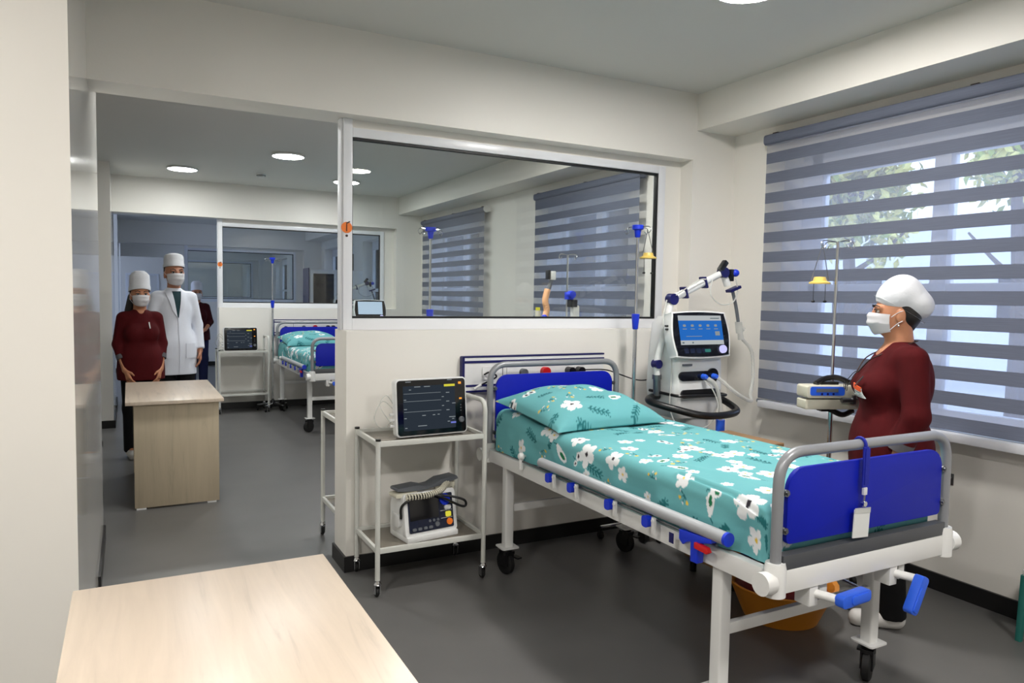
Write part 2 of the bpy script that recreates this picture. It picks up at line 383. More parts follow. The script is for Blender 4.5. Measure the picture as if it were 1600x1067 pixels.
# ------------------------------------------------------------------ zebra blinds
def blind(ya, yb, zt, zb, label, roller=False):
    x = XR-.07; n = int((zt-.06-zb)/.127); t = thing('zebra_blind', label, 'blind', (x, (ya+yb)/2, zb-.03), group='zebra blinds on the windows')
    hw = (yb-ya)/2; z0 = .03
    k = 0; z = z0
    while z+.127 < zt-zb+.03-.06+.01:
        MB().bx(-.0012, .0012, -hw, hw, z, z+.068).build('opaque_band', 'blind_opaque', t, smooth=False)
        MB().bx(-.0004, .0004, -hw, hw, z+.068, z+.127).build('sheer_band', 'blind_sheer', t, smooth=False)
        z += .127
    top = zt-zb+.03
    if top-.06-z > .004: MB().bx(-.0012, .0012, -hw, hw, z, top-.05).build('opaque_band', 'blind_opaque', t, smooth=False)
    MB().tube([(0, -hw, 0.012), (0, hw, 0.012)], .014, 10).build('bottom_bar', 'metal_shade', t)
    if roller:
        MB().tube([(.01, -hw-.015, top-.03), (.01, hw+.03, top-.03)], .032, 16).build('roller', 'blind_opaque', t)
        for s in (-1, 1): MB().cyl((.01, s*(hw+.03), top-.03), (.01, s*(hw+.036), top-.03), .04, n=18).bx(.01, .07, s*(hw+.03)-.002, s*(hw+.03)+.004, top-.06, top).build('end_bracket', 'plastic_white', t)
    else:
        MB().prism(rr(.075, .065, .02), -hw-.015, hw+.015, fn=lambda p, h: (p[0]+.02, h, p[1]+top-.03)).build('cassette', 'blind_opaque', t)
    for f in (-.93, -.05, .95):
        MB().bx(.0, .07, f*hw-.02, f*hw+.02, top+.002, top+.008).build('clip', 'cord_brown', t, smooth=False)
    return t
blind(.98, 3.465, 2.575, .865, 'large grey and sheer striped zebra blind beside the nurse and ventilator')
blind(4.79, 6.50, 2.55, .865, 'striped zebra blind behind the glass partition, nearer one of the two', False)
blind(7.70, 9.70, 2.55, .865, 'narrow-looking striped zebra blind farther behind the glass, with round roller end', True)

# ------------------------------------------------------------------ outside
struct(MB().bx(XR+.36, 80, -40, 70, -1.2, -1.0).build('ground', 'earth', smooth=False))
def tree(loc, h, rad, seed, nleaf, label, lm):
    r = np.random.default_rng(seed); t = thing('leafy_tree', label, 'tree', loc, group='trees outside the windows')
    m = MB(); m.tube(cat([(0, 0, -.2), (.1, .05, h*.3), (-.05, .1, h*.6), (.05, 0, h*.85)], 4), [.16-.008*i for i in range(13)], 8)
    for k in range(7):
        a = k*2.4; z = h*(.3+.07*k); m.tube(cat([(0, 0, z), (math.cos(a)*rad*.35, math.sin(a)*rad*.35, z+.3), (math.cos(a)*rad*.8, math.sin(a)*rad*.8, z+.8)], 4), [.06-.005*i for i in range(9)], 6)
    m.build('trunk', 'bark', t)
    ctr = np.array([[math.cos(k*1.9)*rad*r.uniform(.1, .8), math.sin(k*1.9)*rad*r.uniform(.1, .8), h*r.uniform(.52, .84)] for k in range(26)])
    V = []; F = []; mi = []
    for i in range(nleaf):
        c = ctr[r.integers(len(ctr))]+r.normal(0, rad*.17, 3); d = r.normal(0, 1, 3); d /= np.linalg.norm(d); e = np.cross(d, r.normal(0, 1, 3)); e /= np.linalg.norm(e)
        n_ = np.cross(d, e); s = r.uniform(.09, .16); o = len(V)
        V += [c-d*s, c+e*s*.45+n_*s*.12, c+d*s, c-e*s*.45+n_*s*.12]; F += [(o, o+1, o+2), (o, o+2, o+3)]; k = int(r.random() < .35); mi += [k, k]
    mesh_obj('foliage', V, F, lm, t, False, mi=mi, kind='stuff')
tree((12.5, 9.5, -1.0), 7.0, 1.35, 3, 3400, 'yellow-green leafy tree seen between blind stripes beside the infusion stand', ['leaf_yellow', 'leaf_green'])
tree((12.8, 6.6, -1.0), 7.8, 1.0, 4, 2000, 'leafy tree outside, seen between blind stripes above the nurse', ['leaf_yellow', 'leaf_green'])
tree((12.0, 18.0, -1.0), 7.4, 1.5, 5, 2600, 'leafy tree seen through the blinds behind the glass partition', ['leaf_yellow', 'leaf_green'])
b = thing('pale_building', 'pale building facade across the yard seen dimly through the blinds', 'building', (24, 12, -1.0))
MB().bx(0, 8, -22, 30, 0, 5.2).build('facade_wall', 'facade', b, smooth=False)
for k in range(8):
    MB().bx(-.06, .0, -19+k*6, -17+k*6, 2.0, 3.6).build('facade_window', 'glass_black', b, smooth=False)

# ------------------------------------------------------------------ ceiling lights
LIGHTS = [(2.42, 2.41, 'round ceiling light at the top edge of the picture near the blind'), (2.25, -.1, 'ceiling light out of view behind the camera, window side'), (.4, -.1, 'ceiling light out of view above the camera'), (-.9, 1.0, 'added unseen ceiling light left of the camera, brightening the pier front'),  # the last one is added out of view to brighten the pier front
          (1.43, 7.54, 'larger round ceiling light left of the white frame post'), (.554, 8.97, 'round ceiling light above the doctor, leftmost'), (2.37, 8.87, 'round ceiling light half hidden by the white frame post'),
          (.45, 4.8, 'added unseen ceiling light behind the header, above the passage'), (2.4, 4.9, 'added unseen ceiling light behind the header, above the glass')]  # both added out of sight to light the near part of the second room
first = {}
for k_, (x, y, lb) in enumerate(LIGHTS):
    g_ = 'lamp_glow' if k_ < 4 or k_ == 8 else 'lamp_glow_dim'
    if g_ not in first:
        t = first[g_] = thing('ceiling_light', lb, 'ceiling light', (x, y, ZC), group='round ceiling lights')
        MB().lathe([(.150, 0), (.165, -.004), (.165, -.018), (.150, -.022), (.148, -.018)], n=36).build('trim_ring', 'plastic_white', t)
        MB().lathe([(0, -.0195), (.149, -.0195), (.149, -.012), (0, -.012)], n=36).build('diffuser', g_, t)
    else: dup(first[g_], (x, y, ZC), label=lb)
sd = thing('smoke_detector', 'small white smoke detector between two ceiling lights', 'smoke detector', (1.385, 8.92, ZC))
MB().lathe([(.05, 0), (.05, -.015), (.035, -.04), (0, -.042)], n=20).build('housing', 'plastic_white', sd); MB().lathe([(.052, -.016), (.053, -.02), (.05, -.024), (.049, -.016)], n=20).build('vent_slot', 'plastic_grey', sd)

# ------------------------------------------------------------------ hospital bed
def make_bed(loc, label):
    t = thing('hospital_bed', label, 'bed', loc, group='hospital beds')
    W, Ln = .428, 1.015
    m = MB()
    for s in (-1, 1): m.bx(s*.43-.018, s*.43+.018, -.98, .98, .595, .662)
    m.bx(-.41, .41, .95, .99, .595, .662); m.bx(-.41, .41, -1.035, -.985, .592, .665)
    m.build('frame', 'enamel_white', t, bevel=.004)
    m = MB()
    for k in range(13): m.bx(-.41, .41, -.93+k*.15, -.84+k*.15, .648, .658)
    m.build('deck', 'dark_grey_metal', t, smooth=False)
    for s in (-1, 1):
        MB().tube([(s*.47, -.97, .575), (s*.47, .97, .575)], .016, 8).build('side_bumper', 'dark_grey_metal', t) if s > 0 else None
        for e in (-1, 1):
            y = e*Ln
            c = MB().lathe([(.0, .585), (.034, .585), (.034, .672), (.030, .690), (.022, .690)], (s*W, y, 0), 20).build('corner_cup', 'enamel_white', t)
            MB().cyl((s*(W+.02), y, .63), (s*(W+.062), y, .63), .036, n=20).build('bumper_disc', 'enamel_white', c)
    for s in (-1, 1):
        for e, yy in ((-1, -.762), (1, .833)):
            lx = s*.40
            MB().prism(rr(.05, .05, .008, 3), .155, .60, fn=lambda p, h: (lx+p[0], yy+p[1], h)).prism(rr(.10, .10, .012, 3), .150, .156, fn=lambda p, h: (lx+p[0], yy+p[1], h)).build('leg', 'enamel_white', t)
            ca = MB(); wa = MB(); TT = Matrix.Translation((lx, yy, 0)) @ Matrix.Rotation(math.radians(118 if e < 0 else 12), 4, 'Z') @ Matrix.Translation((-lx, -yy, 0)); ca.T = TT; wa.T = TT
            c = ca.cyl((lx, yy, .152), (lx, yy, .11), .028).bx(lx-.024, lx-.018, yy-.03, yy+.04, .05, .125).bx(lx+.018, lx+.024, yy-.03, yy+.04, .05, .125).bx(lx-.024, lx+.024, yy-.035, yy+.04, .115, .13).cbx((lx+.03, yy-.045, .10), (.03, .05, .008)).build('caster', 'plastic_black', t)
            wa.lathe([(.02, -.017), (.052, -.017), (.062, -.012), (.062, .012), (.052, .017), (.02, .017)], (lx, yy+.012, .062), 22, 'x').build('wheel', 'rubber_black', c)
    for yy in (-.762, .833): MB().bx(-.38, .38, yy-.012, yy+.012, .345, .385).build('leg_brace', 'enamel_white', t, bevel=.003)
    for e, zt, pz0, pz1, rb in ((1, 1.125, .70, 1.068, .10), (-1, 1.032, .742, .982, .10)):
        y = e*Ln; nm = 'headboard' if e > 0 else 'footboard'
        MB().tube(bend([(-W, y, .62), (-W, y, zt), (W, y, zt), (W, y, .62)], rb, 8), .0175, 14).build(nm+'_tube', 'tube_grey', t)
        pn = MB().prism(rr(2*W-.07, pz1-pz0, (.02, .07, .07, .02), 6, (0, (pz0+pz1)/2)), y-.008, y+.008).build(nm+'_panel', 'panel_blue', t, bevel=.002)
        MB().bx(-W+.015, W-.015, y-.018, y+.018, .665, .712 if e < 0 else .70).build(nm+'_crossbar', 'dark_grey_metal', t, bevel=.003)
        for s in (-1, 1):
            for zz in (pz0+.045, pz1-.075): MB().cyl((s*(W-.028), y-.012, zz), (s*(W-.028), y+.012, zz), .011).cyl((s*(W-.028), y-.017, zz), (s*(W-.028), y-.01, zz), .006).build('bolt', 'steel_dark', pn)
    # folded-down side rails
    for s in (-1, 1):
        x = s*.478
        r = MB().tube([(x, -.855, .722), (x, .355, .722)], .0225, 14).build('side_rail', 'rail_grey', t)
        for q in (-.855, .355): MB().cyl((x, q, .722), (x, q+(-.012 if q < 0 else .012), .722), .0235).build('rail_end_cap', 'plastic_blue', r) if q < 0 else None
        MB().tube([(x-s*.012, -.80, .682), (x-s*.012, .555, .682)], .006, 8).build('rail_rod', 'steel_dark', r)
        MB().cyl((x-s*.01, .57, .64), (x-s*.01, .57, .70), .012).ell((x-s*.01, .57, .705), (.017, .022, .02)).build('rail_end_bracket', 'enamel_white', r)
        for q in (.235, .046, -.238, -.481):
            MB().prism(rr(.036, .042, .012, 4, (q+.02, .672)), min(x, x+s*.026), max(x, x+s*.026), axis='x').build('rail_hinge', 'plastic_blue', r)
            MB().bx(min(x+s*.004, x+s*.014), max(x+s*.004, x+s*.014), q-.022, q-.006, .632, .694).cyl((x+s*.014, q-.014, .682), (x+s*.018, q-.014, .682), .006).build('rail_post', 'enamel_white', r)
        MB().bx(x-.01, x+s*.012, -.61, -.585, .63, .668).build('rail_stop', 'navy', r, bevel=.003)
        l = MB().prism([(-.64, .695), (-.64, .66), (-.66, .645), (-.68, .66), (-.70, .668), (-.70, .60), (-.735, .60), (-.735, .672), (-.80, .69), (-.80, .705)], x-.014, x+.016, axis='x').build('rail_latch', 'plastic_blue', r, bevel=.003)
        MB().prism([(-.728, .655), (-.79, .652), (-.80, .66), (-.79, .674), (-.728, .676)], x-.008, x+s*.024, axis='x').build('release_lever', 'plastic_red', l, bevel=.002)
    # cranks at the foot end
    for cx, ang in ((-.235, 3), (.165, -58)):
        br = MB().bx(cx-.05, cx-.01, -1.03, -.97, .525, .595).bx(cx+.01, cx+.045, -1.02, -.97, .535, .595).build('crank_bracket', 'enamel_white', t, bevel=.004)
        sh = MB().cyl((cx-.02, -1.02, .565), (cx+.015, -1.085, .56), .014, n=14).build('crank_shaft', 'enamel_white', br)
        R = Matrix.Rotation(math.radians(-ang), 4, 'Y')
        mm = MB(); mm.T = Matrix.Translation((cx+.015, -1.10, .56)) @ R
        if ang < 0: mm.T = Matrix.Translation((cx+.015, -1.10, .56)) @ Matrix.Rotation(math.radians(118), 4, 'Y')
        mm.prism(rr(.135, .040, .014, 4, (.052, 0)), -.016, .016); mm.prism(rr(.085, .028, .01, 4, (.068, 0)), -.020, -.014)
        mm.build('crank_handle', 'crank_blue', br, bevel=.002)
    return t

# ------------------------------------------------------------------ floral print
TEAL, DTEAL, WHT, DK, YEL, GRN = [np.array(lin(c)) for c in ((102, 168, 172), (32, 104, 108), (226, 229, 230), (44, 40, 48), (222, 188, 70), (26, 112, 72))]
def seg_d(a, b, p0, p1):
    d = (p1[0]-p0[0], p1[1]-p0[1]); L = d[0]**2+d[1]**2+1e-12; t = np.clip(((a-p0[0])*d[0]+(b-p0[1])*d[1])/L, 0, 1)
    return np.hypot(a-p0[0]-t*d[0], b-p0[1]-t*d[1])
def paint(a, b, motifs):
    col = np.empty(a.shape+(3,)); col[:] = TEAL
    for kind, x, y, R, rot in motifs:
        i0 = np.nonzero((abs(a-x) < 1.5*R) & (abs(b-y) < 1.5*R))
        if not len(i0[0]): continue
        A = a[i0]-x; B = b[i0]-y; r = np.hypot(A, B); th = np.arctan2(B, A); sub = col[i0]
        if kind in (0, 1):
            pet = R*(.46+.54*np.abs(np.cos(2.5*(th-rot)))**.5); sub[r < pet] = WHT
            sub[r < R*.17] = DK if kind == 0 else YEL
        elif kind == 2:   # bud
            ca, sa = math.cos(rot), math.sin(rot); u = A*ca+B*sa; v = -A*sa+B*ca
            sub[(seg_d(u, v, (R*.9, 0), (R*1.35, R*.3)) < .003)] = DTEAL
            sub[(u/(R*.95))**2+(v/(R*.42*(1-.35*u/R)))**2 < 1] = WHT
            sub[((u+R*.3)/(R*.42))**2+(v/(R*.2))**2 < 1] = GRN
        elif kind == 3:   # sprig
            for q in range(5):
                f = q/5; px, py = R*(f*1.6-.8)*math.cos(rot), R*(f*1.6-.8)*math.sin(rot)
                for sg in (-1, 1):
                    aa = rot+sg*.75; sub[seg_d(A, B, (px, py), (px+R*.38*math.cos(aa), py+R*.38*math.sin(aa))) < .0042] = DTEAL
            sub[seg_d(A, B, (-R*.9*math.cos(rot), -R*.9*math.sin(rot)), (R*.9*math.cos(rot), R*.9*math.sin(rot))) < .0026] = DTEAL
        elif kind == 4:   # little yellow flowers on stems
            for q in range(4):
                aa = rot+q*.9; ex, ey = R*.8*math.cos(aa), R*.8*math.sin(aa)
                sub[seg_d(A, B, (0, 0), (ex, ey)) < .0024] = DTEAL
                sub[np.hypot(A-ex, B-ey) < R*(.2 if q % 2 else .13)] = YEL if q % 2 else WHT*.85
        elif kind == 5:   # pair of round white buds with dark centres
            for sg, rr_ in ((-1, .42), (1, .55)):
                dd = np.hypot(A-sg*R*.5*math.cos(rot), B-sg*R*.5*math.sin(rot)); sub[dd < R*rr_] = WHT; sub[dd < R*rr_*.45] = DK
            sub[seg_d(A, B, (0, R*.5), (R*.3, R*1.2)) < .003] = DTEAL
        col[i0] = sub
    return col
def fill_motifs(base, x0, x1, y0, y1, n, seed):
    r = np.random.default_rng(seed); out = list(base); tries = 0
    kinds = [3, 3, 4, 3, 4, 2, 3, 4, 3, 5, 1]; R0 = {0: .05, 1: .045, 2: .05, 3: .065, 4: .042, 5: .04}
    while len(out) < len(base)+n and tries < 6000:
        tries += 1; k = kinds[r.integers(len(kinds))]; R = R0[k]*r.uniform(.8, 1.15); x, y = r.uniform(x0, x1), r.uniform(y0, y1)
        if all(math.hypot(x-o[1], y-o[2]) > .78*(R+o[3]) for o in out): out.append((k, x, y, R, r.uniform(0, 6.28)))
    return [o for o in out if o[0] in (3, 4)]+[o for o in out if o[0] not in (3, 4)]
def set_print(o, col):
    me = o.data; at = me.color_attributes.new('print', 'FLOAT_COLOR', 'POINT')
    buf = np.ones((len(me.vertices), 4), np.float32); buf[:, :3] = col.reshape(-1, 3); at.data.foreach_set('color', buf.ravel())
SHEET = [(0, -0.293, -0.081, 0.041, 5.74), (0, -0.049, -0.201, 0.056, 5.69), (1, -0.037, -0.289, 0.026, 0.34), (0, -0.025, -0.361, 0.045, 0.51), (1, 0.103, -0.409, 0.026, 5.01), (0, -0.421, -0.133, 0.047, 4.42), (1, -0.373, -0.297, 0.03, 4.02), (1, -0.189, -0.301, 0.045, 1.85), (1, -0.065, -0.469, 0.035, 3.64), (0, -0.185, -0.557, 0.044, 3.64), (1, -0.325, -0.517, 0.028, 3.49), (1, -0.169, -0.629, 0.03, 0.95), (1, -0.085, -0.669, 0.051, 2.58), (0, 0.295, 0.387, 0.054, 2.36), (1, 0.067, 0.187, 0.043, 4.34), (1, -0.225, 0.039, 0.037, 5.97), (0, -0.381, 0.175, 0.047, 5.7), (1, -0.405, 0.363, 0.039, 3.27), (1, 0.307, 0.295, 0.032, 2.67), (5, -0.073, -0.057, 0.045, 1.61), (1, 0.063, -0.049, 0.028, 0.22), (1, -0.405, -0.557, 0.04, 0.16), (5, 0.195, -0.445, 0.035, 2.79), (1, -0.145, 0.035, 0.025, 1.91), (1, -0.469, -0.213, 0.033, 2.28), (0, -0.413, -0.877, 0.062, 5.35), (1, -0.525, -0.925, 0.046, 3.15), (2, -0.461, -0.721, 0.045, 3.36), (2, -0.417, -0.729, 0.029, 1.42), (1, -0.525, -0.361, 0.021, 0.14), (0, -0.441, 0.055, 0.06, 1.95), (2, -0.477, 0.267, 0.054, 0.82), (1, -0.381, 0.775, 0.036, 3.06), (1, -0.521, 0.631, 0.042, 5.99), (1, -0.525, 0.031, 0.027, 4.05), (4, -0.461, -0.589, 0.036, 1.09), (3, -0.529, -0.469, 0.052, 5.36), (4, -0.441, -0.397, 0.03, 4.78), (3, -0.493, -0.017, 0.06, 4.41), (3, -0.533, -0.785, 0.039, 5.44), (3, -0.449, -0.957, 0.037, 4.58), (1, -0.337, -0.709, 0.024, 4.74), (4, -0.501, 0.451, 0.041, 2.12), (1, -0.301, 0.939, 0.041, 5.89), (3, -0.445, 0.363, 0.044, 5.77), (3, -0.501, -1.013, 0.032, 0.97), (1, -0.373, -0.969, 0.026, 4.52)]
PILLOW = [(0, -.19, -.17, .06, .3), (1, .02, .18, .055, 0), (1, .1, .0, .042, 1), (5, -.26, .13, .045, .3), (1, -.16, .25, .05, 0), (3, .22, .1, .07, .5), (4, -.05, .08, .04, 1)]
def make_mattress(loc, label):
    hx, hy, r, drop, zt = .425, .985, .055, .188, .853
    ax, ay = hx-r, hy-r; arc = math.pi/2*r; ext = arc+drop-r
    st = .0048; S = np.arange(-ax-ext, ax+ext+st, st); T = np.arange(-ay-ext, ay+ext+st, st)
    a, b = np.meshgrid(S, T, indexing='ij')
    dx = np.sign(a)*np.maximum(abs(a)-ax, 0); dy = np.sign(b)*np.maximum(abs(b)-ay, 0); m = np.hypot(dx, dy)+1e-9
    mm = np.minimum(m, ext)
    out = np.where(mm < arc, r*np.sin(np.minimum(mm, arc)/r), r); dz = np.where(mm < arc, r*(1-np.cos(np.minimum(mm, arc)/r)), r+mm-arc)
    X = np.clip(a, -ax, ax)+dx/m*out; Y = np.clip(b, -ay, ay)+dy/m*out
    rg = np.random.default_rng(5); wr_ = np.zeros_like(a)
    for k in range(26):
        px, py, an, wd, ln, am = rg.uniform(-.4, .4), rg.uniform(-.95, .6), rg.normal(0, .5), rg.uniform(.02, .05), rg.uniform(.10, .35), rg.uniform(-.004, .006)
        u = (a-px)*math.cos(an)+(b-py)*math.sin(an); v = -(a-px)*math.sin(an)+(b-py)*math.cos(an); wr_ += am*np.exp(-(u/wd)**2-(v/ln)**2)
    wr_ += .007*np.exp(-((a+.05)/.4)**2)*np.exp(-((b+.1)/.7)**2)
    # a pressed pleat line along the window-side near the foot end
    pl_ = np.minimum(seg_d(a, b, (-.385, -.52), (-.40, -.80)), seg_d(a, b, (-.40, -.80), (-.44, -.95))); wr_ -= .011*np.exp(-(pl_/.006)**2); wr_ += .006*np.exp(-((pl_-.016)/.010)**2)
    side = np.clip((m-arc)/.05, 0, 1)*(abs(a) > ax)
    outw = side*(.010*np.sin(b*9+1)+.006*np.sin(b*23)+.004*np.sin(b*41+2)); X = X+np.sign(a)*outw
    Z = zt-dz+wr_*np.where(m < arc, 1, .25)+.034*np.clip((b-.5)/.3, 0, 1)**2*(3-2*np.clip((b-.5)/.3, 0, 1))*np.clip(1-(dz/.12), 0, 1)
    Z = np.maximum(Z, zt-drop+.002)
    ni, nj = a.shape; V = np.stack([X, Y, Z], -1).reshape(-1, 3)
    keep = (m[:-1, :-1] < ext+st*1.5)
    ii, jj = np.nonzero(keep); F = np.stack([ii*nj+jj, (ii+1)*nj+jj, (ii+1)*nj+jj+1, ii*nj+jj+1], -1)
    o0 = thing('mattress', label, 'mattress', loc, group='mattresses on the beds')
    used = np.unique(F); mp = -np.ones(len(V), int); mp[used] = np.arange(len(used))
    o = mesh_obj('floral_sheet', V[used], mp[F].tolist(), 'floral_sheet', o0, True, 180)
    set_print(o, paint(a, b, fill_motifs(SHEET, -.60, .60, -1.15, 1.15, 120, 11)).reshape(-1, 3)[used])
    MB().prism(rr(2*(hx-.02), 2*(hy-.02), .05, 5), zt-drop-.002, zt-.02, axis='z').build('mattress_core', 'plastic_blue', o0)
    return o0
def make_pillow(loc, label, sx=.35, sy=.30, h=.092):
    n = 96; u = np.linspace(-1, 1, n); a, b = np.meshgrid(u, u*1., indexing='ij')
    prof = np.clip((1-np.abs(a)**2.6), 0, 1)**.5*np.clip((1-np.abs(b)**2.6), 0, 1)**.5
    pin = 1-.07*(np.abs(a)**2)*(1-np.abs(b)**2)*0
    X = a*sx*(1-.09*(1-b**2)*0-.06*np.abs(a)*(1-np.abs(b)**3)); Y = b*sy*(1-.08*np.abs(b)*(1-np.abs(a)**3))
    wr_ = .006*np.sin(a*5+b*3)*prof+.005*np.sin(b*9-a*4)*prof
    t = thing('pillow', label, 'pillow', loc, group='pillows on the beds')
    Vt = np.stack([X, Y, h*prof*1.25+wr_], -1).reshape(-1, 3); Vb = np.stack([X, Y, -h*.35*prof], -1).reshape(-1, 3)
    F = [(i*n+j, (i+1)*n+j, (i+1)*n+j+1, i*n+j+1) for i in range(n-1) for j in range(n-1)]; N = n*n
    V = np.concatenate([Vt, Vb]); F2 = F+[(N+f[0], N+f[3], N+f[2], N+f[1]) for f in F]
    o = mesh_obj('pillow_case', V, F2, 'floral_sheet', t, True, 180)
    c = paint(a*sx, b*sy, fill_motifs(PILLOW, -.4, .4, -.32, .32, 26, 21)).reshape(-1, 3); set_print(o, np.concatenate([c, c]))
    P2 = [(x, y) for x, y in zip(u, -np.ones(n))]
    return t

# ------------------------------------------------------------------ instrument trolley
def make_trolley(loc, label, rz=0, second=False):
    t = thing('instrument_trolley', label, 'trolley', loc, rz, group='instrument trolleys')
    hx, hy, r = .29, .185, .0125
    for sx in (-1, 1):
        for sy in (-1, 1):
            if sx < 0:
                p = MB().tube([(sx*hx, sy*hy, .085), (sx*hx, sy*hy, .785)], r, 12).build('post', 'trolley_enamel', t)
                MB().cyl((sx*hx, sy*hy, .785), (sx*hx, sy*hy, .795), r*1.06).build('post_cap', 'plastic_black', p)
            else: MB().tube([(sx*hx, sy*hy, .085), (sx*hx, sy*hy, .80)], r, 12).build('post', 'trolley_enamel', t)
            c = MB().lathe([(.0, .088), (.014, .088), (.016, .075), (.02, .068), (.013, .06), (0, .06)], (sx*hx, sy*hy, 0), 14).bx(sx*hx-.014, sx*hx-.011, sy*hy-.005, sy*hy+.025, .018, .066).bx(sx*hx+.011, sx*hx+.014, sy*hy-.005, sy*hy+.025, .018, .066).build('caster', 'chrome', t)
            w_ = MB().lathe([(.008, -.009), (.022, -.009), (.026, -.005), (.026, .005), (.022, .009), (.008, .009)], (sx*hx, sy*hy+.014, .0265), 18, 'x').build('wheel', 'rubber_black', c)
    MB().tube(bend([(hx, -hy, .80), (hx, -hy, .955), (hx, hy, .955), (hx, hy, .80)], .06, 6), r, 12).build('handle', 'trolley_enamel', t)
    for z in (.770, .235):
        s = MB().bx(-hx, hx, -hy-.008, -hy+.008, z-.014, z+.012).bx(-hx, hx, hy-.008, hy+.008, z-.014, z+.012).bx(-hx-.008, -hx+.008, -hy, hy, z-.014, z+.012).bx(hx-.008, hx+.008, -hy, hy, z-.014, z+.012).build('shelf_rim', 'trolley_enamel', t, bevel=.002)
        MB().bx(-hx+.008, hx-.008, -hy+.008, hy-.008, z-.012, z-.006).build('shelf_tray', 'shelf_tray', s, smooth=False)
    return t
def make_monitor(loc, label, rz=0):
    t = thing('patient_monitor', label, 'monitor', loc, rz, group='patient monitors')
    W, H = .405, .30; Rx = Matrix.Translation((0, 0, .004)) @ Matrix.Rotation(math.radians(-6), 4, 'X')
    def L(): m = MB(); m.T = Rx; return m
    L().prism(rr(W, H, .022, 5, (0, H/2)), -.03, .02).prism(rr(W*.86, H*.84, .03, 5, (0, H/2)), .02, .075).build('casing', 'plastic_white', t, bevel=.004)
    MB().bx(-.12, .12, .0, .11, 0, .03).build('stand_foot', 'plastic_white', t, bevel=.006)
    f = L().prism(rr(W-.016, H-.016, .016, 5, (0, H/2)), -.034, -.029).build('bezel', 'glass_black', t)
    sc_ = L().bx(-.163, .133, -.0352, -.034, .032, .262).build('screen', 'screen_slate', f, smooth=False)
    m = L()
    for z, x1 in ((.222, .05), (.182, .05), (.128, .05)): m.bx(-.16, x1, -.0360, -.0352, z, z+.0016)
    for x, z, l in ((-.16, .19, .013), (-.16, .142, .016), (-.16, .095, .013), (-.157, .045, .012), (-.13, .241, .012), (.055, .197, .012), (.055, .15, .012), (-.085, .052, .05), (-.06, .105, .02), (0, .105, .014), (.028, .106, .012), (.08, .218, .02), (.08, .172, .018), (.08, .126, .018), (.095, .088, .036), (.112, .078, .012), (.085, .065, .014), (.115, .16, .02), (-.10, .255, .034), (-.045, .255, .034), (-.148, .282, .03), (.09, .285, .026)):
        m.bx(x, x+l, -.0360, -.0340, z, z+.0035)
    m.build('screen_traces', 'trace_pale', sc_, smooth=False)
    L().bx(.07, .133, -.0362, -.0352, .252, .264).build('alarm_bar', 'glow_yellow', sc_, smooth=False)
    L().bx(.104, .134, -.0362, -.0352, .055, .064).build('soft_key', 'icon_blue', sc_, smooth=False)
    L().bx(.155, .171, -.0352, -.034, .262, .274).build('alarm_light', 'led_amber', f, smooth=False)
    L().bx(.158, .173, -.0352, -.034, .18, .189).build('alarm_light', 'led_amber', f, smooth=False)
    for z in (.15, .135, .12): L().cyl((.166, -.0352, z), (.166, -.034, z), .003, n=8).build('button', 'plastic_grey', f)
    L().lathe([(.010, -.034), (.0155, -.034), (.0155, -.042), (.012, -.044), (.010, -.04)], (.166, 0, .072), 20, 'y').build('knob', 'plastic_grey', f)
    L().tube(cat([(-.19, .02, .14), (-.25, .03, .19), (-.29, .05, .11), (-.25, .06, .05), (-.19, .03, .09)], 6), .003, 6).tube(cat([(-.19, .02, .16), (-.24, .0, .22), (-.27, .02, .17), (-.22, .03, .09), (-.2, .02, .05)], 6), .0025, 6).build('sensor_cable', 'hose_clear', t)
    for z in (.06, .09, .12): L().cyl((-W/2-.022, .0, z), (-W/2+.01, .0, z), .008, n=10).build('cable_plug', 'plastic_white', t)
    return t

